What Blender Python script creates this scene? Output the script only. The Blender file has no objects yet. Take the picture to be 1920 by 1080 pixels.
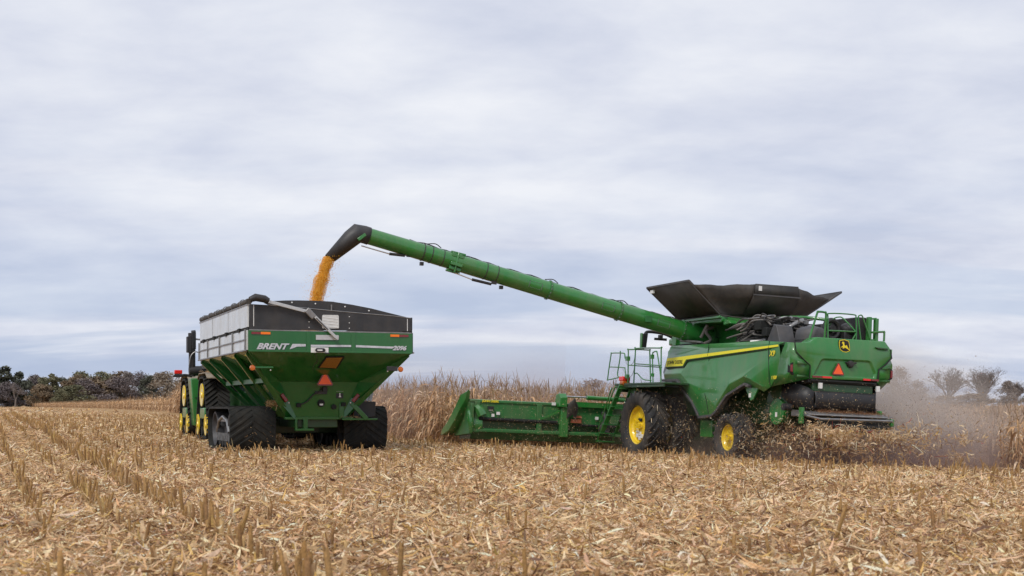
import bpy, bmesh, math, random
import numpy as np
from mathutils import Vector, Matrix

# ------------------------------------------------------------------ camera, sky, sun, exposure
sc = bpy.context.scene
COL = sc.collection
R = math.radians
cd = bpy.data.cameras.new('camera'); cam = bpy.data.objects.new('camera', cd); COL.objects.link(cam)
cam.location = (0, 0, 1.3); cam.rotation_euler = (R(90), 0, 0)
cd.sensor_width = 36; cd.lens = 36 * 2500 / 1920; cd.shift_y = 220 / 1920
cd.clip_start = .1; cd.clip_end = 9000
cd.dof.use_dof = True; cd.dof.focus_distance = 36; cd.dof.aperture_fstop = 3.2
sc.camera = cam
sc.view_settings.view_transform = 'Standard'; sc.view_settings.look = 'None'
sc.view_settings.exposure = 0.42; sc.view_settings.gamma = 1
sc.view_settings.use_curve_mapping = False
sc.cycles.volume_bounces = 1
sc.cycles.volume_max_steps = 256
sc.cycles.max_bounces = 8; sc.cycles.transparent_max_bounces = 8
SUN_EL, SUN_AZ = 48, 205         # elevation; azimuth clockwise from +Y (behind the camera, a little to the left)
w = bpy.data.worlds.new("World"); sc.world = w; w.use_nodes = True
nt = w.node_tree; nt.nodes.clear()
def NN(t, kind, **k):
    n = t.nodes.new(kind)
    for a, b in k.items(): setattr(n, a, b)
    return n
def ramp(t, stops, interp='LINEAR'):
    n = t.nodes.new('ShaderNodeValToRGB'); cr = n.color_ramp; cr.interpolation = interp
    while len(cr.elements) < len(stops): cr.elements.new(.5)
    for e, (p, c) in zip(cr.elements, stops):
        e.position = p; e.color = (c[0], c[1], c[2], 1) if not isinstance(c, (int, float)) else (c, c, c, 1)
    return n
def math_n(t, op, a, b=None, clamp=False):
    n = t.nodes.new('ShaderNodeMath'); n.operation = op; n.use_clamp = clamp
    for i, v in enumerate((a, b)):
        if v is None: continue
        if isinstance(v, (int, float)): n.inputs[i].default_value = v
        else: t.links.new(v, n.inputs[i])
    return n.outputs[0]
def mixc(t, f, a, b, blend='MIX'):
    n = t.nodes.new('ShaderNodeMix'); n.data_type = 'RGBA'; n.blend_type = blend
    for i, v in ((0, f), (6, a), (7, b)):
        if hasattr(v, 'is_linked'): t.links.new(v, n.inputs[i])
        elif isinstance(v, (int, float)): n.inputs[i].default_value = v
        else: n.inputs[i].default_value = (v[0], v[1], v[2], 1)
    return n.outputs[2]
def build_sky():
    L = nt.links.new
    tc = NN(nt, 'ShaderNodeTexCoord'); sep = NN(nt, 'ShaderNodeSeparateXYZ'); L(tc.outputs['Generated'], sep.inputs[0])
    sky = NN(nt, 'ShaderNodeTexSky', sky_type='NISHITA', sun_disc=False)
    sky.sun_elevation = R(SUN_EL); sky.sun_rotation = R(SUN_AZ); sky.air_density = 1.2; sky.dust_density = 1.5
    skyc = mixc(nt, 1.0, sky.outputs[0], (.085, .085, .085), 'MULTIPLY')
    # cloud deck: directions projected on a flat layer overhead
    z = math_n(nt, 'MAXIMUM', sep.outputs[2], 0.0)
    zz = math_n(nt, 'ADD', z, .20)
    u = math_n(nt, 'DIVIDE', sep.outputs[0], zz); v = math_n(nt, 'DIVIDE', sep.outputs[1], zz)
    cv = NN(nt, 'ShaderNodeCombineXYZ'); L(u, cv.inputs[0]); L(v, cv.inputs[1])
    def noise(sx, sy, off, detail, rough, dist=0.):
        mp = NN(nt, 'ShaderNodeMapping'); mp.inputs['Scale'].default_value = (sx, sy, 1); mp.inputs['Location'].default_value = off
        mp.inputs['Rotation'].default_value = (0, 0, R(-12))
        L(cv.outputs[0], mp.inputs[0])
        n = NN(nt, 'ShaderNodeTexNoise', noise_dimensions='2D'); n.inputs['Scale'].default_value = 1; n.inputs['Detail'].default_value = detail
        n.inputs['Roughness'].default_value = rough; n.inputs['Distortion'].default_value = dist
        L(mp.outputs[0], n.inputs['Vector']); return n.outputs['Fac']
    big = noise(.80, 1.1, (3.1, 1.7, 0), 4, .5, 0)
    med = noise(2.7, 3.6, (7.3, 2.2, 0), 9, .56, .1)
    s = math_n(nt, 'ADD', math_n(nt, 'MULTIPLY', big, .55), math_n(nt, 'MULTIPLY', med, .45))
    cloud = ramp(nt, SKY_STOPS); L(s, cloud.inputs[0])
    # thin gaps near the horizon where the blue behind shows
    gap = noise(.5, 2.2, (1.3, 5.2, 0), 5, .55, .3)
    low = ramp(nt, [(0.0, 1), (.045, .8), (.12, .25), (.22, 0)]); L(z, low.inputs[0])
    gm = ramp(nt, [(.40, 0), (.56, 1)]); L(gap, gm.inputs[0])
    gf = math_n(nt, 'MULTIPLY', math_n(nt, 'MULTIPLY', gm.outputs[0], low.outputs[0]), .75)
    blue = mixc(nt, .8, skyc, (.27, .36, .56))
    c = mixc(nt, gf, cloud.outputs[0], blue)
    bg = NN(nt, 'ShaderNodeBackground'); L(c, bg.inputs[0]); bg.inputs[1].default_value = 1.0
    out = NN(nt, 'ShaderNodeOutputWorld'); L(bg.outputs[0], out.inputs[0])
SKY_STOPS = [(.34, (.425, .462, .565)), (.46, (.510, .538, .622)), (.55, (.575, .598, .662)), (.66, (.650, .665, .706))]
build_sky()
sd = bpy.data.lights.new('sun', 'SUN'); sd.energy = 1.5; sd.angle = R(14); sd.color = (1, .965, .91)
sun = bpy.data.objects.new('sun', sd); COL.objects.link(sun)
_a = R(SUN_AZ); _e = R(SUN_EL)
sun.rotation_euler = (-Vector((math.sin(_a) * math.cos(_e), math.cos(_a) * math.cos(_e), math.sin(_e)))).to_track_quat('-Z', 'Y').to_euler()

# ------------------------------------------------------------------ helpers
def link(o, parent=None):
    COL.objects.link(o)
    if parent: o.parent = parent
    return o
def tag(o, label, cat, group=None, kind=None):
    o['label'] = label
    if cat: o['category'] = cat
    if group: o['group'] = group
    if kind: o['kind'] = kind
    return o
def thing(name, label, cat, loc=(0, 0, 0), rot=(0, 0, 0), group=None):
    o = bpy.data.objects.new(name, None); o.empty_display_size = .3
    o.location = loc; o.rotation_euler = rot; link(o)
    return tag(o, label, cat, group)
def copy_tree(o, parent=None):
    c = o.copy(); COL.objects.link(c); c.parent = parent
    for ch in list(o.children): copy_tree(ch, c)
    return c
def spl(pts, k=6):
    """Catmull-Rom through pts"""
    P = [Vector(p) for p in pts]; P = [P[0] * 2 - P[1]] + P + [P[-1] * 2 - P[-2]]; out = []
    for i in range(1, len(P) - 2):
        for j in range(k):
            t = j / k; a, b, c, d = P[i-1], P[i], P[i+1], P[i+2]
            out.append(.5 * ((2*b) + (c - a)*t + (2*a - 5*b + 4*c - d)*t*t + (3*b - a - 3*c + d)*t*t*t))
    return out + [P[-2]]
class MB:
    def __init__(s): s.v = []; s.f = []
    def add(s, vs, fs):
        n = len(s.v); s.v += [tuple(v) for v in vs]; s.f += [tuple(i + n for i in f) for f in fs]; return s
    def box(s, x0, x1, y0, y1, z0, z1):
        return s.add([(x, y, z) for z in (z0, z1) for y in (y0, y1) for x in (x0, x1)],
                     [(0, 2, 3, 1), (4, 5, 7, 6), (0, 1, 5, 4), (2, 6, 7, 3), (0, 4, 6, 2), (1, 3, 7, 5)])
    def hexa(s, b, t):
        """bottom 4 pts and top 4 pts, both counter-clockwise from above"""
        return s.add(list(b) + list(t), [(3, 2, 1, 0), (4, 5, 6, 7), (0, 1, 5, 4), (1, 2, 6, 5), (2, 3, 7, 6), (3, 0, 4, 7)])
    def bar(s, p0, p1, wd, ht, up=(0, 0, 1)):
        p0, p1 = Vector(p0), Vector(p1); d = (p1 - p0).normalized(); u = Vector(up)
        if abs(d.dot(u)) > .98: u = Vector((0, 1, 0))
        x = d.cross(u).normalized(); u = x.cross(d)
        x *= wd / 2; u *= ht / 2
        return s.hexa([p0 - x - u, p0 + x - u, p1 + x - u, p1 - x - u], [p0 - x + u, p0 + x + u, p1 + x + u, p1 - x + u])
    def tube(s, pts, r, n=8, caps=True, closed=False):
        P = [Vector(p) for p in pts]; m = len(P); rr = r if isinstance(r, (list, tuple)) else [r] * m
        up = None; vs = []
        for i, p in enumerate(P):
            if closed: d = P[(i + 1) % m] - P[i - 1]
            else: d = (P[min(i + 1, m - 1)] - P[max(i - 1, 0)])
            d = d.normalized() if d.length > 1e-9 else Vector((0, 0, 1))
            if up is None:
                up = Vector((0, 0, 1)) if abs(d.z) < .9 else Vector((1, 0, 0))
            x = d.cross(up).normalized(); up = x.cross(d).normalized()
            for k in range(n):
                a = 2 * math.pi * k / n; vs.append(p + (x * math.cos(a) + up * math.sin(a)) * rr[i])
        fs = []
        for i in range(m if closed else m - 1):
            j = (i + 1) % m
            for k in range(n): fs.append((i*n + k, i*n + (k+1) % n, j*n + (k+1) % n, j*n + k))
        if caps and not closed: fs += [tuple(range(n - 1, -1, -1)), tuple((m-1)*n + k for k in range(n))]
        return s.add(vs, fs)
    def prism(s, pts, ax, a, b):
        """2-D outline extruded along axis ax from a to b"""
        def P(p, t): return {'x': (t, p[0], p[1]), 'y': (p[0], t, p[1]), 'z': (p[0], p[1], t)}[ax]
        n = len(pts)
        return s.add([P(p, a) for p in pts] + [P(p, b) for p in pts],
                     [tuple(range(n)), tuple(range(2*n - 1, n - 1, -1))] + [(i, n + i, n + (i+1) % n, (i+1) % n) for i in range(n)])
    def lathe(s, prof, c, axis='x', n=32, closed=False, cap=True):
        """prof: (radius, offset along axis)"""
        vs = []; m = len(prof)
        for (r, t) in prof:
            for k in range(n):
                a = 2*math.pi*k/n; u, v = r*math.cos(a), r*math.sin(a)
                q = {'x': (t, u, v), 'y': (v, t, u), 'z': (u, v, t)}[axis]
                vs.append((c[0]+q[0], c[1]+q[1], c[2]+q[2]))
        fs = []
        for i in range(m if closed else m - 1):
            j = (i + 1) % m
            for k in range(n): fs.append((i*n+k, i*n+(k+1) % n, j*n+(k+1) % n, j*n+k))
        if not closed and cap:
            if prof[0][0] > 1e-6: fs.append(tuple(range(n - 1, -1, -1)))
            if prof[-1][0] > 1e-6: fs.append(tuple((m-1)*n+k for k in range(n)))
        return s.add(vs, fs)
    def poly(s, *polys):
        for p in polys: s.add(p, [tuple(range(len(p)))])
        return s
    def sphere(s, c, r, n=12, m=8, sq=(1, 1, 1)):
        vs = [(c[0], c[1], c[2] - r*sq[2])]
        for i in range(1, m):
            a = -math.pi/2 + math.pi*i/m
            for k in range(n):
                b = 2*math.pi*k/n; vs.append((c[0]+r*sq[0]*math.cos(a)*math.cos(b), c[1]+r*sq[1]*math.cos(a)*math.sin(b), c[2]+r*sq[2]*math.sin(a)))
        vs.append((c[0], c[1], c[2] + r*sq[2])); fs = []
        for k in range(n): fs.append((0, 1+(k+1) % n, 1+k)); fs.append((len(vs)-1, 1+(m-2)*n+k, 1+(m-2)*n+(k+1) % n))
        for i in range(m-2):
            for k in range(n): fs.append((1+i*n+k, 1+i*n+(k+1) % n, 1+(i+1)*n+(k+1) % n, 1+(i+1)*n+k))
        return s.add(vs, fs)
    def build(s, name, mat, parent=None, smooth=40, bev=0, solid=0, loc=None, seg=2, weld=False):
        me = bpy.data.meshes.new(name); me.from_pydata(s.v, [], s.f)
        bm = bmesh.new(); bm.from_mesh(me)
        if weld: bmesh.ops.remove_doubles(bm, verts=bm.verts, dist=1e-4)
        bmesh.ops.recalc_face_normals(bm, faces=bm.faces); bm.to_mesh(me); bm.free()
        if smooth: me.shade_smooth(); me.set_sharp_from_angle(angle=R(smooth))
        me.materials.append(mat)
        o = bpy.data.objects.new(name, me); link(o, parent)
        if loc: o.location = loc
        if solid:
            md = o.modifiers.new('thick', 'SOLIDIFY'); md.thickness = solid; md.offset = 0
        if bev:
            md = o.modifiers.new('bevel', 'BEVEL'); md.width = bev; md.segments = seg; md.limit_method = 'ANGLE'; md.angle_limit = R(30)
        return o
def np_mesh(name, V, F, mat, col=None, parent=None, smooth=False):
    """V (n,3), F (m,k) quads or tris, col (n,3) per vertex"""
    me = bpy.data.meshes.new(name); V = np.asarray(V, np.float32); F = np.asarray(F, np.int32); k = F.shape[1]
    me.vertices.add(len(V)); me.vertices.foreach_set('co', V.ravel())
    me.loops.add(F.size); me.loops.foreach_set('vertex_index', F.ravel())
    me.polygons.add(len(F)); me.polygons.foreach_set('loop_start', np.arange(len(F), dtype=np.int32) * k)
    me.polygons.foreach_set('loop_total', np.full(len(F), k, np.int32))
    if col is not None:
        at = me.color_attributes.new('Col', 'FLOAT_COLOR', 'POINT')
        c = np.ones((len(V), 4), np.float32); c[:, :3] = col; at.data.foreach_set('color', c.ravel())
    me.update(calc_edges=True); me.validate()
    if smooth: me.shade_smooth()
    me.materials.append(mat)
    if name is None: return me
    o = bpy.data.objects.new(name, me); link(o, parent); return o
def text(s, size, mat, parent, name, origin, xd, yd, shear=0., bold=0., sx=1., align='CENTER', depth=.004):
    """lettering lying in the plane through origin spanned by xd (reading direction) and yd (up)"""
    cu = bpy.data.curves.new(name, 'FONT'); cu.body = s; cu.size = size; cu.shear = shear; cu.offset = bold
    cu.align_x = align; cu.align_y = 'CENTER'; cu.extrude = depth; cu.resolution_u = 4
    t = bpy.data.objects.new(name, cu); COL.objects.link(t)
    dg = bpy.context.evaluated_depsgraph_get(); me = bpy.data.meshes.new_from_object(t.evaluated_get(dg))
    bpy.data.objects.remove(t); bpy.data.curves.remove(cu)
    xd = Vector(xd).normalized(); yd = Vector(yd).normalized(); zd = xd.cross(yd)
    M = Matrix(((xd.x*sx, yd.x, zd.x, origin[0]), (xd.y*sx, yd.y, zd.y, origin[1]), (xd.z*sx, yd.z, zd.z, origin[2]), (0, 0, 0, 1)))
    me.transform(M); me.materials.clear(); me.materials.append(mat); me.name = name
    return link(bpy.data.objects.new(name, me), parent)

# ------------------------------------------------------------------ materials
def mat(name, col, rough=.5, metal=0., coat=0., coat_rough=.05, spec=.5, var=.0, vscale=6., dirt=None, dirt_amt=0., bump=0., bscale=40., coat_ior=1.5, emit=0.):
    m = bpy.data.materials.new(name); m.use_nodes = True; t = m.node_tree; b = t.nodes['Principled BSDF']
    b.inputs['Roughness'].default_value = rough; b.inputs['Metallic'].default_value = metal
    b.inputs['Coat Weight'].default_value = coat; b.inputs['Coat Roughness'].default_value = coat_rough; b.inputs['Coat IOR'].default_value = coat_ior
    b.inputs['Specular IOR Level'].default_value = spec
    tc = NN(t, 'ShaderNodeTexCoord'); c = None
    if var:
        n = NN(t, 'ShaderNodeTexNoise'); n.inputs['Scale'].default_value = vscale; n.inputs['Detail'].default_value = 5
        t.links.new(tc.outputs['Object'], n.inputs['Vector'])
        r = ramp(t, [(.3, tuple(x*(1-var) for x in col)), (.7, tuple(min(1, x*(1+var)) for x in col))]); t.links.new(n.outputs['Fac'], r.inputs[0]); c = r.outputs[0]
    if dirt:
        n = NN(t, 'ShaderNodeTexNoise'); n.inputs['Scale'].default_value = 2.4; n.inputs['Detail'].default_value = 8; n.inputs['Roughness'].default_value = .68
        mp = NN(t, 'ShaderNodeMapping'); mp.inputs['Scale'].default_value = (1, 1, .38); t.links.new(tc.outputs['Object'], mp.inputs[0]); t.links.new(mp.outputs[0], n.inputs['Vector'])
        r = ramp(t, [(.42, 0.), (.75, dirt_amt)]); t.links.new(n.outputs['Fac'], r.inputs[0])
        c = mixc(t, r.outputs[0], c if c is not None else col, dirt)
        rr = math_n(t, 'ADD', math_n(t, 'MULTIPLY', r.outputs[0], .5), rough, True); t.links.new(rr, b.inputs['Roughness'])
    if c is not None: t.links.new(c, b.inputs['Base Color'])
    else: b.inputs['Base Color'].default_value = (*col, 1)
    if bump:
        n = NN(t, 'ShaderNodeTexNoise'); n.inputs['Scale'].default_value = bscale; n.inputs['Detail'].default_value = 4
        t.links.new(tc.outputs['Object'], n.inputs['Vector'])
        bp = NN(t, 'ShaderNodeBump'); bp.inputs['Strength'].default_value = bump; bp.inputs['Distance'].default_value = .02
        t.links.new(n.outputs['Fac'], bp.inputs['Height']); t.links.new(bp.outputs[0], b.inputs['Normal'])
    return m
DUST = (.20, .155, .11)
M = dict(
    green=mat('green_paint', (.017, .180, .027), .36, coat=.7, coat_rough=.10, var=.08, vscale=2, dirt=(.19, .18, .11), dirt_amt=.34),
    dusty=mat('dusty_green_paint', (.020, .150, .032), .5, coat=.2, coat_rough=.25, var=.12, vscale=3, dirt=DUST, dirt_amt=.42),
    cartgreen=mat('cart_green_paint', (.010, .118, .018), .42, coat=.9, coat_rough=.06, coat_ior=1.5, spec=.25, var=.06, vscale=2, dirt=DUST, dirt_amt=.08),
    dkgreen=mat('dark_green_paint', (.010, .055, .013), .45, coat=.3, var=.1, dirt=DUST, dirt_amt=.2),  # darker copy of the green; also paints shade under header and tail hood
    yellow=mat('yellow_paint', (.85, .60, .01), .35, coat=.5, coat_rough=.1, dirt=(.35, .26, .12), dirt_amt=.25),
    decal=mat('yellow_decal', (.88, .78, .02), .35),
    rubber=mat('tyre_rubber', (.024, .024, .025), .75, var=.3, vscale=8, dirt=DUST, dirt_amt=.48, bump=.3, bscale=60),
    trackrub=mat('track_rubber', (.017, .019, .019), .8, spec=.3, var=.2, vscale=8, dirt=DUST, dirt_amt=.18, bump=.3, bscale=60),
    black=mat('black_plastic', (.018, .018, .020), .5, var=.15, dirt=DUST, dirt_amt=.12),
    grey=mat('grey_plastic', (.06, .06, .065), .55, var=.15, dirt=DUST, dirt_amt=.25),
    tarp=mat('black_tarp', (.030, .031, .034), .5, var=.2, vscale=4, dirt=DUST, dirt_amt=.15, bump=.15, bscale=9),
    fabric=mat('tank_fabric', (.040, .038, .036), .7, var=.25, vscale=3, dirt=(.16, .13, .10), dirt_amt=.45, bump=.4, bscale=5),
    panelblk=mat('dark_cover_panel', (.030, .030, .029), .6, var=.2, vscale=3, dirt=(.16, .13, .10), dirt_amt=.25, bump=.1),
    silver=mat('bare_aluminium', (.62, .62, .60), .32, metal=.75, var=.08, vscale=8),
    white=mat('white_panel', (.62, .64, .635), .30, coat=.4, var=.07, vscale=3, dirt=(.45, .42, .36), dirt_amt=.45),  # pale base colour paints the sky's reflection on the cart's left side
    whitep=mat('white_sticker', (.75, .75, .73), .5),
    steel=mat('dull_steel', (.30, .30, .30), .4, metal=.8, var=.2, dirt=DUST, dirt_amt=.3),
    chrome=mat('chrome_rod', (.75, .75, .76), .15, metal=1.),
    hose=mat('hose_rubber', (.03, .03, .032), .5, dirt=DUST, dirt_amt=.3),
    ghose=mat('dusty_hose', (.16, .15, .14), .5, dirt=DUST, dirt_amt=.4),
    red=mat('red_lens', (.75, .02, .015), .25, coat=.5),
    dkred=mat('dark_red_lens', (.20, .015, .015), .25, coat=.5),
    orange=mat('orange_reflector', (.95, .20, .01), .3),
    amber=mat('amber_lens', (.55, .13, .015), .25, coat=.5),
    smv=mat('fluorescent_orange', (1.0, .13, .03), .45),
    glass=mat('dark_glass', (.02, .025, .03), .06, coat=1.),
    beige=mat('dusty_fender', (.22, .18, .13), .7, var=.3, vscale=5),
    brick=mat('faded_orange_plastic', (.36, .10, .045), .5, dirt=DUST, dirt_amt=.3),
    soildk=mat('dark_recess', (.010, .011, .010), .8, var=.3),
    letter=mat('silver_lettering', (.55, .56, .60), .35, var=.15, vscale=14),
    blackpr=mat('black_print', (.012, .012, .012), .5),
    yelpr=mat('yellow_print', (.85, .70, .03), .45),
)
# ------------------------------------------------------------------ the ground
DX, DY = -.3665, .9304         # direction of the rows and of travel
RX, RY = .9304, .3665          # to the right of it
def ss(a, b, x): t = np.clip((x-a)/(b-a), 0, 1); return t*t*(3-2*t)
def gz(X, Y):
    X = np.asarray(X, float); Y = np.asarray(Y, float)
    r = RX*X + RY*Y; s = r - 11.8
    sl = np.where(s < 0, 0, np.where(s < 2, s*s/4, s-1)); sl = np.minimum(sl, 20)
    far = ss(70, 130, Y)
    z = -.0436*sl*(1-far) + .26*ss(37, 50, Y)*(1-ss(8, 14, r))*(1-far) + .5*far
    return z + .025*np.sin(X*.9+Y*.35)*np.sin(Y*.5-X*.2)*(1-far)
def color_mat(name, rough=.7, trans=.25, var=.25, scale=30., spec=.3):
    m = bpy.data.materials.new(name); m.use_nodes = True; t = m.node_tree; b = t.nodes['Principled BSDF']
    a = NN(t, 'ShaderNodeAttribute', attribute_name='Col'); tc = NN(t, 'ShaderNodeTexCoord')
    n = NN(t, 'ShaderNodeTexNoise'); n.inputs['Scale'].default_value = scale; n.inputs['Detail'].default_value = 3
    t.links.new(tc.outputs['Object'], n.inputs['Vector'])
    r = ramp(t, [(.3, (1-var,)*3), (.7, (1+var,)*3)]); t.links.new(n.outputs['Fac'], r.inputs[0])
    c = mixc(t, 1., a.outputs['Color'], r.outputs[0], 'MULTIPLY'); t.links.new(c, b.inputs['Base Color'])
    b.inputs['Roughness'].default_value = rough; b.inputs['Specular IOR Level'].default_value = spec
    if trans:
        tr = NN(t, 'ShaderNodeBsdfTranslucent'); t.links.new(c, tr.inputs[0]); mx = NN(t, 'ShaderNodeMixShader'); mx.inputs[0].default_value = trans
        t.links.new(b.outputs[0], mx.inputs[1]); t.links.new(tr.outputs[0], mx.inputs[2]); t.links.new(mx.outputs[0], t.nodes['Material Output'].inputs[0])
    return m
def build_ground():
    ys = np.concatenate([-np.geomspace(5000, 31, 20), np.linspace(-30, 8, 20), np.linspace(9, 60, 103), np.geomspace(61, 6000, 70)])
    xs = np.concatenate([-np.geomspace(5000, 42, 40), np.linspace(-40, 40, 121), np.geomspace(42, 5000, 40)])
    X, Y = np.meshgrid(xs, ys); Z = gz(X, Y) - .02
    V = np.stack([X.ravel(), Y.ravel(), Z.ravel()], 1); nx, ny = len(xs), len(ys)
    i = np.arange(nx-1)[None, :] + nx*np.arange(ny-1)[:, None]; i = i.ravel()
    F = np.stack([i, i+1, i+nx+1, i+nx], 1)
    m = bpy.data.materials.new('harvested_field'); m.use_nodes = True; t = m.node_tree; b = t.nodes['Principled BSDF']
    tc = NN(t, 'ShaderNodeTexCoord')
    def nz(scale, detail, rough, st=(1, 1, 1), rot=0):
        mp = NN(t, 'ShaderNodeMapping'); mp.inputs['Scale'].default_value = st; mp.inputs['Rotation'].default_value = (0, 0, rot); t.links.new(tc.outputs['Object'], mp.inputs[0])
        n = NN(t, 'ShaderNodeTexNoise'); n.inputs['Scale'].default_value = scale; n.inputs['Detail'].default_value = detail; n.inputs['Roughness'].default_value = rough
        t.links.new(mp.outputs[0], n.inputs['Vector']); return n.outputs['Fac']
    f1 = nz(9, 8, .75); f2 = nz(.35, 5, .6); f3 = nz(1.2, 3, .5, (1, .12, 1), -YAW0)
    r1 = ramp(t, [(.30, (.13, .075, .038)), (.45, (.32, .20, .10)), (.56, (.52, .365, .195)), (.70, (.68, .52, .31))]); t.links.new(f1, r1.inputs[0])
    r2 = ramp(t, [(.35, (.72, .66, .60)), (.65, (1.12, 1.06, 1.0))]); t.links.new(f2, r2.inputs[0])
    r3 = ramp(t, [(.35, (.78, .76, .72)), (.62, (1.1, 1.1, 1.1))]); t.links.new(f3, r3.inputs[0])
    c = mixc(t, 1, mixc(t, 1, r1.outputs[0], r2.outputs[0], 'MULTIPLY'), r3.outputs[0], 'MULTIPLY'); t.links.new(c, b.inputs['Base Color'])
    b.inputs['Roughness'].default_value = .9; b.inputs['Specular IOR Level'].default_value = .15
    bp = NN(t, 'ShaderNodeBump'); bp.inputs['Strength'].default_value = .8; bp.inputs['Distance'].default_value = .08; t.links.new(f1, bp.inputs['Height']); t.links.new(bp.outputs[0], b.inputs['Normal'])
    o = np_mesh('ground', V, F, m, smooth=True); o['kind'] = 'structure'; o['label'] = 'harvested corn field of pale stubble and husks'
YAW0 = R(21.5)
build_ground()
NR = np.random.default_rng(11)
PAL = np.array([(.74, .575, .375), (.65, .455, .26), (.55, .355, .18), (.40, .24, .115), (.80, .69, .52), (.26, .15, .075), (.60, .40, .14), (.16, .088, .055)])
def strips(P, L, W, yaw, pitch, curl, roll, col, segs=2, taper=.35):
    """bent leaf-like strips; all arrays length n; returns V,F,C"""
    n = len(P); cx, sx = np.cos(yaw), np.sin(yaw)
    s = np.linspace(-.5, .5, segs+1)[None, :]
    along = s*L[:, None]; ang = pitch[:, None] + curl[:, None]*s
    h = along*np.sin(pitch)[:, None] + L[:, None]*curl[:, None]*(s*s-.0)*.5; a = along*np.cos(pitch)[:, None]
    wid = W[:, None]*(1 - taper*np.abs(s*2)**2)
    ux, uy = -sx, cx
    wr, wz = np.cos(roll)[:, None]*wid*.5, np.sin(roll)[:, None]*wid*.5
    cxyz = np.stack([P[:, 0, None] + a*cx[:, None], P[:, 1, None] + a*sx[:, None], P[:, 2, None] + h], -1)
    off = np.stack([ux[:, None]*wr, uy[:, None]*wr, wz], -1)
    V = np.stack([cxyz-off, cxyz+off], 2).reshape(n, -1, 3)       # n, (segs+1)*2, 3
    k = (segs+1)*2; base = np.array([[2*i, 2*i+1, 2*i+3, 2*i+2] for i in range(segs)])
    F = (np.arange(n)[:, None, None]*k + base[None]).reshape(-1, 4)
    C = np.repeat(col, k, 0)
    return V.reshape(-1, 3), F, C
def cat(parts):
    V, F, C, o = [], [], [], 0
    for v, f, c in parts: V.append(v); F.append(f + o); C.append(c); o += len(v)
    return np.concatenate(V), np.concatenate(F), np.concatenate(C)
def rand_area(n, y0, y1, m=.50, xoff=0):
    """points spread evenly over the strip of field between two distances"""
    Y = np.sqrt(NR.uniform(y0*y0, y1*y1, n)); X = NR.uniform(-1, 1, n)*Y*m + xoff; return X, Y
def allowed(X, Y):
    """harvested ground only"""
    r = RX*X + RY*Y; a = DX*X + DY*Y
    edge = np.interp(Y, [0, 50, 133, 333, 667], [-3.5, -3.5, -33, -101, -240])
    ahead = (a > 41.5) & (r > 14.9)
    corn = ((X > edge) & (Y > 46) & (r > 14.5)) | ahead | ((r > 29.6) & (Y > 37) & (X > Y*.352))
    return ~corn
# pale and dark patches where the residue lies thicker
def patch(X, Y): return .5 + .25*np.sin(X*1.1+2*np.sin(Y*.6)) + .25*np.sin(Y*.9+1.7*np.sin(X*.7+1))
def litter():
    parts = []
    for (y0, y1, n, sc_) in ((6, 16, 150000, .80), (16, 28, 150000, .92), (28, 50, 130000, 1.15), (50, 130, 60000, 2.1), (130, 420, 40000, 4.5)):
        X, Y = rand_area(n, y0, y1); k = allowed(X, Y); X, Y = X[k], Y[k]; n = len(X)
        L = NR.gamma(2.2, .040, n)*sc_ + .025; L = np.clip(L, .025, .34*sc_); W = np.clip(NR.gamma(3, .0065, n), .006, .05)*sc_
        big = NR.random(n) < .03; W[big] *= 1.5; L[big] *= 1.5
        lf = NR.random(n) < .09; L[lf] = NR.uniform(.18, .42, lf.sum())*sc_; W[lf] = NR.uniform(.012, .03, lf.sum())
        pitch = NR.normal(0, .22, n); up = (NR.random(n) < .07) & (L < .16*sc_); pitch[up] = NR.uniform(.4, 1.2, up.sum())
        curl = NR.normal(0, 1.1, n); roll = NR.normal(0, .6, n)
        Z = gz(X, Y) + NR.gamma(1.5, .022, n) + np.abs(np.sin(pitch))*L*.45
        p = patch(X, Y)
        w_ = np.array([.23, .27, .19, .10, .05, .05, .08, .03])
        ci = NR.choice(8, n, p=w_); dk = NR.random(n) < (.35*(1-p)); ci[dk] = NR.choice([2, 3, 5, 7], dk.sum())
        col = PAL[ci]*NR.uniform(.86, 1.34, (n, 1))*np.array([1, .98, .965])*np.array([1, 1, 1])*NR.normal(1, .04, (n, 3))
        parts.append(strips(np.stack([X, Y, Z], 1), L, W, NR.uniform(0, 2*np.pi, n), pitch, curl, roll, np.clip(col, .01, .85), 3, .75))
    V, F, C = cat(parts)
    o = np_mesh('corn_residue', V, F, color_mat('dry_husk', .65, .2, .2, 40), C); o['kind'] = 'stuff'; o['label'] = 'pale dry husks, leaves and stalk bits strewn over the field'
litter()
MSTALK = color_mat('dry_stalk', .6, .1, .25, 50)
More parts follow.
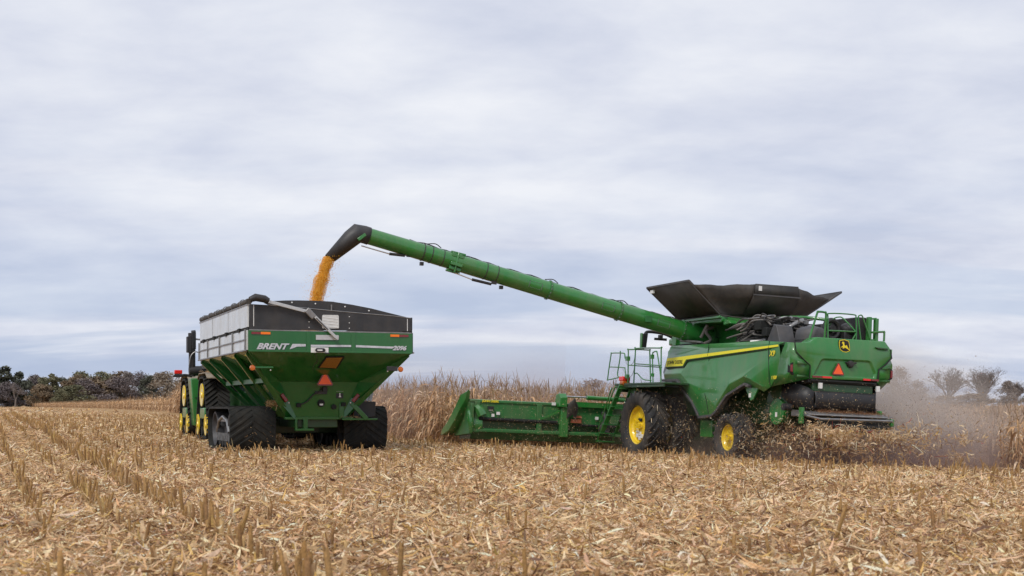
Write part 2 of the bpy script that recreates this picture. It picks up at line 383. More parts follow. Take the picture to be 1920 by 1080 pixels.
def stub_geo(rng, h, rad=.0165):
    """a cut stalk, ragged at the top, with a couple of split sheaths; returns V,F(quads),C"""
    n = 6; lean = rng.normal(0, .13, 2); V = []; C = []
    col = np.array([(.50, .31, .125), (.40, .235, .09), (.31, .175, .075), (.60, .41, .19)][rng.integers(4)])
    for i, t in enumerate((0, .55, 1.)):
        for k in range(n):
            a = 2*np.pi*k/n; z = h*t + (rng.uniform(-.35, .15)*h*.4 if i == 2 else 0)
            r_ = rad*(1.05 - .2*t)
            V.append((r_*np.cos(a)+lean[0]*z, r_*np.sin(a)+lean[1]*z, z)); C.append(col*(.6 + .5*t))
    F = [(i*n+k, i*n+(k+1) % n, (i+1)*n+(k+1) % n, (i+1)*n+k) for i in range(2) for k in range(n)]
    V = np.array(V); C = np.array(C); F = np.array(F); parts = [(V, F, C)]
    m = rng.integers(1, 3)
    P = np.zeros((m, 3)); yaw = rng.uniform(0, 6.28, m); L = rng.uniform(.5, 1.0, m)*h; pit = rng.uniform(1.0, 1.5, m)
    P[:, 2] = np.sin(pit)*L*.5 + rng.uniform(0, .3)*h; P[:, 0] = np.cos(yaw)*(rad + np.cos(pit)*L*.5); P[:, 1] = np.sin(yaw)*(rad+np.cos(pit)*L*.5)
    cc = PAL[rng.choice([1, 2, 3, 6], m)]*rng.uniform(.8, 1.1, (m, 1))
    parts.append(strips(P, L, rng.uniform(.015, .04, m), yaw, pit, rng.normal(0, .5, m), rng.normal(0, .4, m), cc, 2))
    return cat(parts)
def merge_at(protos, idx, P, yaw, s):
    """copies of prototype geometry merged at points"""
    parts = []
    for j, (v, f, c) in enumerate(protos):
        q = np.where(idx == j)[0]
        if len(q) == 0: continue
        ca, sa = np.cos(yaw[q])[:, None], np.sin(yaw[q])[:, None]; sx = s[q][:, None]
        x = (v[None, :, 0]*ca - v[None, :, 1]*sa)*sx + P[q, 0, None]; y = (v[None, :, 0]*sa + v[None, :, 1]*ca)*sx + P[q, 1, None]; z = v[None, :, 2]*sx + P[q, 2, None]
        V = np.stack([x, y, z], -1).reshape(-1, 3); F = (np.arange(len(q))[:, None, None]*len(v) + f[None]).reshape(-1, 4)
        C = (c[None]*NR.uniform(.78, 1.18, (len(q), 1, 1))).reshape(-1, 3); parts.append((V, F, C))
    return cat(parts)
def stubble():
    rng = np.random.default_rng(5)
    protos = [stub_geo(rng, h) for h in (.20, .26, .30, .24, .34, .28, .22, .31, .18, .27, .25, .29)]
    pts = []
    for r in np.arange(2.02 - .762*60, 45, .762):
        a = np.arange(4, 120, .095 if 1.8 < r < 2.4 else .13 if r < 2.9 else .15); a = a + NR.normal(0, .04, len(a)); rr = r + NR.normal(0, .035, len(a))
        X = DX*a + RX*rr; Y = DY*a + RY*rr
        k = (Y > 6) & (np.abs(X) < Y*.5 + 1) & allowed(X, Y) & (Y < 110)
        # stubs still standing: rows stand best on the left, elsewhere mostly flattened
        ph = np.sin(r*2.3)*.5 + .5; pr = np.where(Y < 26, (1.15 if 1.8 < r < 2.4 else .72 if r < 1.8 else .11), .50) * (.45 + .55*(np.sin(a*.33 + r*1.9)*.5+.5)) * (.6+.4*ph)
        pr = pr*np.where(Y > 60, .6, 1.0); pr = np.maximum(pr, .70) if 1.8 < r < 2.4 else pr; k &= NR.random(len(a)) < pr
        cart_ = ((np.abs(rr - 9.3 - 1.57) < .65) | (np.abs(rr - 9.3 + 1.57) < .65)) & (a > 30) & (a < 46); k &= ~cart_
        pts.append(np.stack([X[k], Y[k]], 1))
    P = np.concatenate(pts); P = np.c_[P, gz(P[:, 0], P[:, 1]) - .03]; d = P[:, 1]
    inframe = (np.abs(P[:, 0]) < P[:, 1]*.384) & (P[:, 1] > 10.6)
    order = np.argsort(np.where(inframe, d, 1e6)); P = P[order]; n = len(P)
    idx = NR.integers(0, len(protos), n); yaw = NR.uniform(0, 6.28, n); s = NR.uniform(.6, 1.3, n)*np.where(np.abs(RX*P[:, 0]+RY*P[:, 1]-2.02) < .2, 1.2, 1.)
    meshes = []
    for (v, f, c) in protos:
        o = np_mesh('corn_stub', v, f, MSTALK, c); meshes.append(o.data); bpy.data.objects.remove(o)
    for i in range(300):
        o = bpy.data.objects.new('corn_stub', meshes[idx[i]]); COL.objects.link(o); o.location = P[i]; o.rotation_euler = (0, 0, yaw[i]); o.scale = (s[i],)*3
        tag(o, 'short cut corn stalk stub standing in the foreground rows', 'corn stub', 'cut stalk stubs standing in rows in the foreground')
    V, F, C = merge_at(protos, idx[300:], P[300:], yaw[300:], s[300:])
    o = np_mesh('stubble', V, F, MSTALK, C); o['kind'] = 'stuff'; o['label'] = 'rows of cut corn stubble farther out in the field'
stubble()
# ------------------------------------------------------------------ shared pieces
def ang_pt(x, r, a): return (x, r * math.cos(a), r * math.sin(a))
def tyre_mb(W, Rt, rr, nl, lug=.055, lw=.055):
    mb = MB(); h = W / 2; c = Rt - lug
    mb.lathe([(rr, -h*.72), (rr+.05, -h*.82), (rr+(c-rr)*.35, -h*.98), (rr+(c-rr)*.7, -h*1.0), (c-.05, -h*.96), (c-.012, -h*.84), (c, -h*.5), (c+.006, 0),
              (c, h*.5), (c-.012, h*.84), (c-.05, h*.96), (rr+(c-rr)*.7, h*1.0), (rr+(c-rr)*.35, h*.98), (rr+.05, h*.82), (rr, h*.72)], (0, 0, 0), 'x', 56, closed=True)
    sweep = .62 * W / Rt
    for sd in (-1, 1):
        for k in range(nl):
            a0 = 2*math.pi*(k + (.5 if sd > 0 else 0))/nl
            pts = [(.03*sd, a0, lw, Rt), (sd*h*.55, a0+sweep*.62, lw, Rt-.004), (sd*h*.99, a0+sweep, lw*1.15, Rt-.02)]
            vs = []
            for (x, a, l, rt) in pts:
                dw = l/Rt
                vs += [ang_pt(x, c-.02, a-dw*.7), ang_pt(x, c-.02, a+dw*.7), ang_pt(x, rt, a+dw*.42), ang_pt(x, rt, a-dw*.42)]
            x = sd*h*1.0; a = a0+sweep*1.05; dw = lw/Rt
            vs += [ang_pt(x, c-.14, a-dw*.7), ang_pt(x, c-.14, a+dw*.7), ang_pt(x*1.005, c-.07, a+dw*.5), ang_pt(x*1.005, c-.07, a-dw*.5)]
            fs = [(0, 1, 2, 3)]
            for i in range(3):
                for j in range(4): fs.append((i*4+j, i*4+(j+1) % 4, i*4+4+(j+1) % 4, i*4+4+j))
            fs.append((15, 14, 13, 12)); mb.add(vs, fs)
    return mb
def rim_mb(rr, W, deep):
    h = W*.36; mb = MB()      # outward side is -x
    mb.lathe([(rr+.02, -h-.02), (rr+.035, -h), (rr+.005, -h+.03), (rr-.03, -h+.05), (rr-.05, -h+.14), (rr-.055, -h+deep-.05), (rr-.09, -h+deep), (.14*rr+.04, -h+deep+.01),
              (.14*rr+.02, -h+deep-.05), (0, -h+deep-.06)], (0, 0, 0), 'x', 40, cap=False)
    mb.lathe([(rr+.03, h), (rr-.04, h-.06), (rr-.06, -h+deep+.03), (0, -h+deep+.03)], (0, 0, 0), 'x', 40, cap=False)
    for k in range(10):
        a = 2*math.pi*k/10; y, z = .25*rr*math.cos(a), .25*rr*math.sin(a)
        mb.lathe([(.022, 0), (.022, -.04)], (-h+deep-.10, y, z), 'x', 6)
    for k in range(8):       # hand holes and ribs of the disc
        a = 2*math.pi*(k+.5)/8
        mb.bar(ang_pt(-h+deep-.01, .36*rr+.05, a), ang_pt(-h+deep-.005, rr-.1, a), .05*rr, .02, (1, 0, 0))
    return mb
def make_wheel(W, Rt, rr, nl, deep, parent, loc, flip=False, weights=False, lug=.055):
    hub = MB().lathe([(.06*rr+.02, -W*.36+deep-.10), (.08*rr+.03, -W*.36+deep-.08), (.08*rr+.03, W*.4)], (0, 0, 0), 'x', 20).build('wheel', M['yellow'], parent, loc=loc)
    tyre_mb(W, Rt, rr, nl, lug).build('tyre', M['rubber'], hub, smooth=45)
    rim_mb(rr, W, deep).build('rim', M['yellow'], hub, smooth=40)
    if weights:
        mb = MB(); h = W*.36
        for (y, z) in ((.14, -.17), (.14, -.32), (-.02, -.26), (-.02, -.40), (-.16, -.34)):
            mb.box(-h+deep-.06, -h+deep-.01, y-.065, y+.065, z-.06, z+.06)
        mb.build('wheel_weight', M['whitep'], hub, bev=.008)
        MB().box(-h+deep-.05, -h+deep-.015, -.10, .10, .12, .22).build('rim_slot', M['soildk'], hub)
    if flip: hub.rotation_euler = (0, 0, math.pi)
    return hub
def smv_triangle(parent, c, size, tilt=0.):
    """slow-moving-vehicle emblem facing -y"""
    def tri(s, cut):
        p = [(-.5*s, -.29*s), (.5*s, -.29*s), (0, .577*s)]; out = []
        for i in range(3):
            a, b, d = Vector(p[i-1]), Vector(p[i]), Vector(p[(i+1) % 3])
            out += [b + (a-b).normalized()*cut, b + (d-b).normalized()*cut]
        return [(c[0]+q.x, c[2]+q.y) for q in out]
    b = MB().prism(tri(size*1.14, size*.12), 'y', c[1]-.008, c[1]+.008).build('slow_vehicle_emblem', M['dkred'], parent)
    MB().prism(tri(size*.86, size*.02), 'y', c[1]-.013, c[1]-.009).build('emblem_face', M['smv'], b)
    return b

# ------------------------------------------------------------------ grain cart (x right, y ahead, z up; origin under its tail)
YAW = R(21.5)
cart = thing('grain_cart', 'green grain cart on black rubber tracks with black upper rim, being filled with corn', 'grain cart', (-4.65, 34.44, 0), (0, 0, YAW))
CG = M['cartgreen']
BL = 8.15          # length of the tub
# hopper: band, sloping walls, lower chute
hp = MB()
lv = [(2.15, 0, BL, 3.20), (2.15, 0, BL, 2.68), (1.10, 1.38, 6.9, 1.94), (.62, 1.5, 6.2, .95)]
def loop(l): w_, a, b, z = l; return [(-w_, a, z), (w_, a, z), (w_, b, z), (-w_, b, z)]
for a, b in zip(lv, lv[1:]):
    A, B = loop(a), loop(b)
    if a is lv[1]:   # sides run straight down to the chute; ends break at mid height
        hp.poly([A[0], A[1], B[1], B[0]], [A[2], A[3], B[3], B[2]])
        continue
    if a is lv[2]:
        hp.poly([A[0], A[1], B[1], B[0]], [A[2], A[3], B[3], B[2]]); continue
    for k in range(4): hp.poly([A[k], A[(k+1) % 4], B[(k+1) % 4], B[k]])
for s_ in (-1, 1):
    hp.poly([(s_*2.15, 0, 2.68), (s_*2.15, BL, 2.68), (s_*1.10, 6.9, 1.94), (s_*1.10, 1.38, 1.94)], [(s_*1.10, 1.38, 1.94), (s_*1.10, 6.9, 1.94), (s_*.62, 6.2, .95), (s_*.62, 1.5, .95)])
hp.poly(loop(lv[3]))
hop = hp.build('hopper', CG, cart, smooth=0, solid=.03, weld=True)
# corner flanges of the tail and long stiffeners on the slopes
for s_ in (-1, 1):
    fg = MB()
    P = [(2.15, -.005, 2.68), (1.78, .46, 2.28), (1.50, .90, 1.90), (1.17, 1.30, 1.50), (.68, 1.45, .95)]
    I_ = [(2.12, .02, 2.68), (1.62, .70, 2.30), (1.08, 1.36, 1.94), (.88, 1.42, 1.50), (.60, 1.485, .95)]
    for i in range(4):
        a, b, c, d = P[i], P[i+1], I_[i+1], I_[i]
        fg.poly([(s_*q[0], q[1], q[2]) for q in (a, b, c, d)])
        fg.poly([(s_*a[0], a[1], a[2]), (s_*b[0], b[1], b[2]), (s_*(b[0]-.02), b[1]+.18, b[2]-.02), (s_*(a[0]-.02), a[1]+.18, a[2]-.02)])
    fg.build('corner_flange', CG, hop, solid=.02, smooth=0, weld=True)
fv = MB()
for s_ in (-1, 1):
    for y0 in (.30, 2.05, 4.2, 6.35, 8.0):
        y1 = 1.5 + (y0/BL)*4.6; yb = max(1.44, min(6.15, y1))
        fv.hexa([(s_*.62, yb-.04, .95), (s_*.62, yb+.04, .95), (s_*.86, yb+.04, 1.0), (s_*.86, yb-.04, 1.0)][::1 if s_ > 0 else -1],
                [(s_*2.1, y0-.05, 2.66), (s_*2.1, y0+.05, 2.66), (s_*2.17, y0+.05, 2.60), (s_*2.17, y0-.05, 2.60)][::1 if s_ > 0 else -1])
        fv.hexa([(s_*1.10, yb-.03, 1.90), (s_*1.10, yb+.03, 1.90), (s_*1.42, yb+.03, 1.84), (s_*1.42, yb-.03, 1.84)], [(s_*2.1, y0-.05, 2.67), (s_*2.1, y0+.05, 2.67), (s_*2.18, y0+.05, 2.64), (s_*2.18, y0-.05, 2.64)])
fv.build('stiffener', CG, hop, smooth=0)
MB().bar((-1.55, .9, 1.95), (-1.55, 6.9, 1.95), .05, .12).bar((1.55, .9, 1.95), (1.55, 6.9, 1.95), .05, .12).build('side_beam', M['dusty'], hop, smooth=0)
# side bands: ribbed panels, the left one pale with painted sky reflection
sb = {}
for s_ in (-1, 1):
    mb = MB(); mb.box(s_*2.155, s_*2.19, .02, BL, 2.70, 3.20); p = mb.build('side_band', M['white'] if s_ < 0 else CG, cart, bev=.006)
    rb = MB()
    for y0 in (.16, 2.05, 4.2, 6.35, 8.05): rb.box(s_*2.19, s_*2.225, y0-.04, y0+.04, 2.69, 3.22)
    rb.box(s_*2.19, s_*2.215, .1, 8.1, 2.945, 2.985).box(s_*2.19, s_*2.235, .04, 8.13, 2.67, 2.71)
    rb.build('band_rib', M['steel'], p, bev=.006)
    # upper rim board
    zt = 3.85 if s_ < 0 else 3.62
    q = MB().box(s_*2.135, s_*2.175, .02, BL-.1, 3.28, zt).build('rim_board', M['white'] if s_ < 0 else M['tarp'], cart, bev=.004)  # left board carries the painted sky sheen too
    r2 = MB().box(s_*2.13, s_*2.165, .0, BL-.05, 3.205, 3.275)
    for y0 in (1.1, 3.1, 5.2, 7.2): r2.box(s_*2.165, s_*2.22, y0-.14, y0+.14, 3.19, 3.29)
    r2.build('rim_rail', M['soildk'], q)
    for y0 in (2.9, 5.6): MB().box(s_*2.175, s_*2.179, y0-.012, y0+.012, 3.29, zt-.02).build('board_joint', M['steel'], q)
# rolled tarp along the left rim with its clamps
tr = MB()
P = [(-2.12 + .012*math.sin(k*1.9), .05 + k*.2, 3.93 + .012*math.sin(k*2.7)) for k in range(41)]
tr.tube(P, [.075 + .012*math.sin(k*1.3) for k in range(41)], 12)
roll = tr.build('rolled_tarp', M['fabric'], cart, smooth=60)
cl = MB()
for y0 in (.9, 2.2, 3.5, 4.8, 6.1, 7.4): cl.tube([(-2.12+.10*math.cos(a), y0, 3.93+.10*math.sin(a)) for a in [2*math.pi*k/12 for k in range(12)]], .012, 5, closed=True)
cl.build('tarp_strap', M['steel'], roll)
MB().box(-2.19, -2.1, .0, BL, 3.83, 3.86).build('rim_cap', M['steel'], roll)
# tail and front boards, arched tarp ends
for y0 in (0., BL-.06):
    b = MB(); b.prism([(-2.13, 3.22), (-2.13, 3.86), (-1.65, 3.845), (-.68, 3.785), (.39, 3.715), (1.59, 3.645), (2.12, 3.60), (2.14, 3.25)], 'y', y0 + .0, y0 + .05)
    e = b.build('tail_board' if y0 == 0 else 'front_board', M['tarp'], cart, bev=.006)
    ar = [(-1.75, 3.90), (-1.55, 3.955), (-1.2, 3.98), (-.87, 3.992), (-.4, 3.995), (.02, 3.985), (.55, 3.92), (1.07, 3.835), (1.6, 3.72), (2.10, 3.615)]
    MB().prism(ar + [(1.59, 3.655), (.39, 3.725), (-.68, 3.795), (-1.65, 3.855)], 'y', y0 + .06, y0 + .085).build('arched_tarp_end', M['tarp'], e)
    bl = MB()
    for (x, z) in ((-1.03, 3.93), (-.42, 3.915), (.36, 3.86), (1.0, 3.77)): bl.sphere((x, y0+.055, z), .022, 8, 5)
    for x in (-.6, .46): 
        for z in (3.30, 3.44, 3.60): bl.sphere((x, y0-.002, z), .014, 6, 4)
    bl.tube([(-2.02, y0-.008, 3.30), (-2.02, y0-.008, 3.84)], .01, 5).tube([(2.03, y0-.008, 3.26), (2.03, y0-.008, 3.58)], .01, 5)
    bl.build('board_bolt', M['whitep'], e)
    MB().tube(spl([(-1.65, y0-.0, 3.85), (-.68, y0-.0, 3.79), (.39, y0, 3.72), (1.59, y0, 3.65), (2.1, y0, 3.605)], 4), .012, 6).box(-2.14, 2.14, y0-.012, y0+.06, 3.195, 3.222).build('board_seam', M['steel'], e)
    MB().box(-.03, .0, y0-.015, y0+.03, 3.74, 3.90).build('board_clip', M['steel'], e)
wn = MB().prism([(-.25, 3.28), (.17, 3.29), (.18, 3.31), (.175, 3.61), (.15, 3.635), (-.24, 3.63), (-.26, 3.60), (-.265, 3.30)], 'y', -.018, -.004)
M['pale_pane'] = mat('pale_sight_pane', (.62, .62, .60), .25, var=.1, vscale=10)
win = wn.build('sight_window', M['pale_pane'], cart)
gl = MB()
for k in range(4): z = 3.33 + .075*k; gl.bar((-.24, -.021, z+.02), (.16, -.021, z-.015), .006, .02)
gl.build('pane_ridge', M['whitep'], win)
# tail face: seams, lettering and stripe, reflectors, plates
for x in (-.62, .56): MB().box(x-.055, x+.055, -.024, -.0165, 2.69, 3.18).build('tail_rib', CG, cart)
MB().box(-2.15, 2.15, -.03, -.0, 2.655, 2.70).build('band_edge', CG, cart, bev=.008)
for (x0, x1, m_) in ((-2.08, -1.85, 'dkred'), (-1.845, -1.60, 'orange'), (1.56, 1.80, 'orange'), (1.805, 2.05, 'dkred')): MB().box(x0, x1, -.03, -.018, 3.10, 3.16).build('reflector', M[m_], cart)
LT = M['letter']
text('BRENT', .205, LT, cart, 'lettering', (-1.575, -.026, 2.79), (1, 0, 0), (0, 0, 1), shear=.42, bold=.008, sx=1.22)
MB().box(-1.98, -1.22, -.021, -.0185, 2.685, 2.70).build('lettering_rule', LT, cart)
MB().prism([(-1.11, 2.73), (-1.03, 2.87), (-.69, 2.87), (-.69, 2.81), (-.93, 2.80), (-1.02, 2.76)], 'y', -.022, -.0185).prism([(-.56, 2.80), (.50, 2.815), (.50, 2.865), (-.56, 2.855)], 'y', -.0275, -.0245).prism([(.63, 2.81), (1.60, 2.79), (1.72, 2.84), (.63, 2.865)], 'y', -.022, -.0185).build('silver_stripe', LT, cart)
text('2096', .155, LT, cart, 'lettering', (1.80, -.026, 2.80), (1, 0, 0), (0, 0, 1), shear=.35, bold=.006, sx=1.15)
MB().prism([(-.43, 2.985), (.15, 2.99), (.17, 3.01), (.17, 3.10), (.15, 3.115), (-.43, 3.11)], 'y', -.035, -.0255).build('tail_plate', M['silver'], cart)
wp = MB().box(-.56, -.10, -.034, -.0255, 2.655, 2.79).build('decal_plate', M['whitep'], cart)
MB().prism([(-.46, 2.72), (-.42, 2.77), (-.22, 2.77), (-.18, 2.72), (-.22, 2.67), (-.42, 2.67)], 'y', -.08, -.035).box(-.2, -.08, -.06, -.035, 2.62, 2.66).build('tail_camera', M['black'], cart, bev=.008)
MB().box(-.40, -.27, -.085, -.081, 2.70, 2.735).build('camera_pane', M['whitep'], cart)
MB().tube(spl([(-.45, -.05, 2.64), (-.36, .12, 2.45), (-.40, .4, 2.32), (-.33, .7, 2.2)], 5), .008, 5).build('tail_cable', M['hose'], cart)
# tarp arm: motor box, two arms, elbow
mo = MB().tube([(-2.14, -.12, 3.96), (-2.0, -.12, 4.02), (-1.76, -.12, 3.985), (-1.66, -.12, 3.94)], [.07, .098, .095, .07], 12).build('tarp_motor', M['black'], cart, smooth=50)
am = MB().bar((-1.68, -.10, 3.93), (-.62, -.10, 3.685), .05, .085).bar((-.60, -.14, 3.69), (.11, -.14, 3.01), .04, .075)
arm = am.build('tarp_arm', M['silver'], cart, bev=.008)
MB().bar((-.70, -.12, 3.75), (-.50, -.12, 3.545), .10, .16).build('arm_elbow', M['steel'], arm, bev=.02)
MB().bar((-.45, -.165, 3.535), (-.14, -.165, 3.24), .004, .03).build('arm_label', M['grey'], arm)
# sloped-face window with grain behind, emblem, lamps
m = bpy.data.materials.new('grain_behind_pane'); m.use_nodes = True; t = m.node_tree; b = t.nodes['Principled BSDF']
vo = NN(t, 'ShaderNodeTexVoronoi'); vo.inputs['Scale'].default_value = 75; tc = NN(t, 'ShaderNodeTexCoord'); t.links.new(tc.outputs['Object'], vo.inputs['Vector'])
r = ramp(t, [(0, (.50, .26, .05)), (.6, (.30, .13, .02)), (1, (.10, .04, .01))]); t.links.new(vo.outputs['Distance'], r.inputs[0]); t.links.new(r.outputs[0], b.inputs['Base Color']); b.inputs['Roughness'].default_value = .3
M['grainpane'] = m
n_ = Vector((0, 2.68-1.94, 1.38)).normalized(); n_ = Vector((0, -.473, -.881)) # outward normal of the tail slope
def slope(x, z, d=0.): f = (2.68 - z)/(2.68-1.94); return (x, 1.38*f + n_.y*d, z + n_.z*d)
def splate(pts, d0, d1):
    q = [slope(x, z, d1) for x, z in pts]; p = [slope(x, z, d0) for x, z in pts]; n = len(pts)
    return MB().add(p + q, [tuple(range(n)), tuple(range(2*n-1, n-1, -1))] + [(i, n+i, n+(i+1) % n, (i+1) % n) for i in range(n)])
fw = splate([(-.22, 2.31), (-.11, 2.59), (.36, 2.60), (.38, 2.57), (.32, 2.32), (.28, 2.29)], .017, .035).build('window_frame', M['soildk'], cart, bev=.006)
splate([(-.17, 2.33), (-.09, 2.565), (.32, 2.575), (.27, 2.315)], .036, .042).build('grain_window', M['grainpane'], fw)
smv_triangle(cart, (.07, 1.05, 1.965), .42)
MB().bar((.07, 1.08, 1.95), (.07, 1.42, 1.85), .05, .05).build('emblem_bracket', CG, cart)
# chute details
cd_ = MB().tube(spl([(.02, 1.42, 1.80), (.04, 1.36, 1.70), (-.18, 1.36, 1.58), (-.35, 1.38, 1.40), (-.62, 1.38, 1.28)], 5), .02, 6).box(-.12, .2, 1.36, 1.44, 1.60, 1.68).box(.08, .2, 1.33, 1.42, 1.66, 1.80)
cd_.build('chute_linkage', M['black'], cart, bev=.006)
MB().lathe([(.10, 1.40), (.10, 1.46), (.04, 1.46)], (.05, 0, 1.36), 'y', 18).box(-.02, .12, 1.36, 1.42, 1.29, 1.40).lathe([(.07, 1.38), (.07, 1.44)], (.40, 0, 1.26), 'y', 14).box(.6, .72, 1.36, 1.42, 1.28, 1.38).box(-.62, -.5, 1.36, 1.44, 1.25, 1.36).build('chute_fitting', M['soildk'], cart, bev=.008)
MB().box(.0, .09, 1.352, 1.358, 1.30, 1.345).build('sticker', M['whitep'], cart)
MB().tube([(.05+.33*math.cos(a), 1.487, 1.38+.33*math.sin(a)) for a in [2*math.pi*k/40 for k in range(40)]], .012, 5, closed=True).build('clean_out_rim', CG, cart)
MB().box(.46, .66, 1.41, 1.416, 1.49, 1.67).build('warning_decal', M['blackpr'], cart)
MB().prism([(.53, 1.52), (.60, 1.52), (.575, 1.58), (.58, 1.63), (.545, 1.63), (.55, 1.58)], 'y', 1.404, 1.409).box(.46, .66, 1.404, 1.409, 1.675, 1.70).build('warning_figure', M['whitep'], cart)
for s_ in (-1, 1):
    MB().bar((s_*1.06, 1.30, 1.60), (s_*.90, 1.34, 1.40), .10, .10).build('tail_lamp', M['dkred'], cart, bev=.02)
    lx = 1.86 if s_ > 0 else 2.04
    aa = MB().bar((s_*1.50, .12, 2.27), (s_*(lx-.08), .05, 2.26), .05, .12 if s_ > 0 else .05, (0, 0, 1)).build('lamp_arm', M['black'] if s_ > 0 else CG, cart, bev=.01)
    MB().lathe([(.0, -.05), (.06, -.045), (.075, 0), (.06, .045), (0, .05)], (s_*lx, .05, 2.25), 'y', 18).build('amber_lamp', M['amber'], aa)
bt = MB()
for s_ in (-1, 1):
    for (x, z) in ((1.14, 1.72), (.92, 1.46), (.84, 1.37), (1.55, 2.2)): bt.sphere((s_*x, 1.33 if z < 2 else .2, z), .02, 8, 5)
bt.build('bolt', M['whitep'], cart)
# rear hitch stub, brace, step on the right, mudguard
hk = MB().box(-.64, -.58, 1.45, 1.6, .64, 1.0).box(-.42, -.30, 1.45, 1.6, .66, 1.0).box(-.64, -.14, 1.40, 1.6, .62, .68).box(-.9, .95, 1.46, 1.7, .92, .99).box(.55, .68, 1.42, 1.5, .95, 1.35)
hk.build('rear_hitch', CG, cart, bev=.01)
MB().box(.62, 1.60, 1.36, 1.44, .90, .95).bar((.88, 1.38, 1.36), (1.30, 1.38, .93), .07, .12).box(1.0, 1.6, 1.44, 1.9, .90, .93).build('step_brace', CG, cart, bev=.008)
MB().prism([(1.22, 1.42), (1.66, 1.40), (1.66, 1.0), (1.5, .96), (1.0, .96), (1.05, 1.2)], 'y', 1.75, 2.3).build('mudguard', M['black'], cart, bev=.02)
sp_ = MB()
for k in range(4): sp_.bar((1.24+.09*k, 1.8, 1.42), (1.34+.09*k, 1.95, 1.66), .085, .02, (0, 1, 0))
sp_.build('steel_plate', M['steel'], cart)
# ------------- chassis and rubber tracks
MB().box(-.55, .55, 1.6, 8.6, .70, .95).box(-1.6, 1.6, 4.0, 4.7, .50, .90).box(-.3, .3, 8.6, 10.2, .62, .85).prism([(6.2, 1.0), (8.2, .9), (8.2, 2.6), (7.0, 1.9)], 'x', -.1, .1).build('chassis', M['dkgreen'], cart, bev=.02)
def belt_path(pts, r, n=8):
    """rounded polygon in (y,z), counter-clockwise; r radius per corner"""
    out = []; m = len(pts)
    for i in range(m):
        p0, p, p1 = Vector(pts[i-1]), Vector(pts[i]), Vector(pts[(i+1) % m]); rr = r[i] if isinstance(r, (list, tuple)) else r
        d0 = (p0-p).normalized(); d1 = (p1-p).normalized(); an = d0.angle(d1); t = rr/math.tan(an/2); c = p + (d0+d1).normalized()*(rr/math.sin(an/2))
        a = p + d0*t; b = p + d1*t; a0 = math.atan2(a.y-c.y, a.x-c.x); a1 = math.atan2(b.y-c.y, b.x-c.x)
        while a1 < a0: a1 += 2*math.pi
        if a1 - a0 > math.pi: a1 -= 2*math.pi
        out += [(c.x+rr*math.cos(a0+(a1-a0)*k/n), c.y+rr*math.sin(a0+(a1-a0)*k/n)) for k in range(n+1)]
    return out
def resample(P, step):
    P = [Vector(p) for p in P]; Q = P + [P[0]]; out = []; L_ = sum((b-a).length for a, b in zip(Q, Q[1:])); n = max(8, round(L_/step)); d = L_/n; acc = 0.; nxt = 0.
    for a, b in zip(Q, Q[1:]):
        l = (b-a).length
        while nxt < acc + l - 1e-9: out.append(a.lerp(b, (nxt-acc)/l)); nxt += d
        acc += l
    return out[:n]
def belt_mb(path, x0, x1, th, pitch, lug=.045, skew=.30, lw=.075):
    mb = MB(); P = [Vector(p) for p in path]; n = len(P); N = []
    for i in range(n):
        t = (P[(i+1) % n] - P[i-1]).normalized(); N.append(Vector((t.y, -t.x)))
    vs = []
    for p, q in zip(P, N):
        i_ = p - q*th
        vs += [(x0, i_.x, i_.y), (x1, i_.x, i_.y), (x1, p.x, p.y), (x0, p.x, p.y)]
    mb.add(vs, [(i*4+j, i*4+(j+1) % 4, ((i+1) % n)*4+(j+1) % 4, ((i+1) % n)*4+j) for i in range(n) for j in range(4)])
    S = resample(path, .03); ns = len(S); SN = []
    for i in range(ns): t = (S[(i+1) % ns] - S[i-1]).normalized(); SN.append(Vector((t.y, -t.x)))
    st = pitch/.03; nl = max(4, round(ns/st)); xm = (x0+x1)/2
    for k in range(nl):
        for sd in (-1, 1):
            base = k*ns/nl + (.5*ns/nl if sd > 0 else 0); vs = []; ww = lw/.03/2
            for f in (0, .5, 1.0):
                x = xm + sd*(.02 + f*((x1-x0)/2-.02)); c = base + f*skew/.03
                q = []
                for (o, h_) in ((-ww, -.01), (ww, -.01), (ww*.7, lug), (-ww*.7, lug)):
                    i = int(round(c+o)) % ns; p = S[i] + SN[i]*h_; q.append((x, p.x, p.y))
                vs += q
            fs = [(0, 1, 2, 3), (11, 10, 9, 8)] + [(i*4+j, i*4+(j+1) % 4, i*4+4+(j+1) % 4, i*4+4+j) for i in range(2) for j in range(4)]
            mb.add(vs, fs)
    return mb
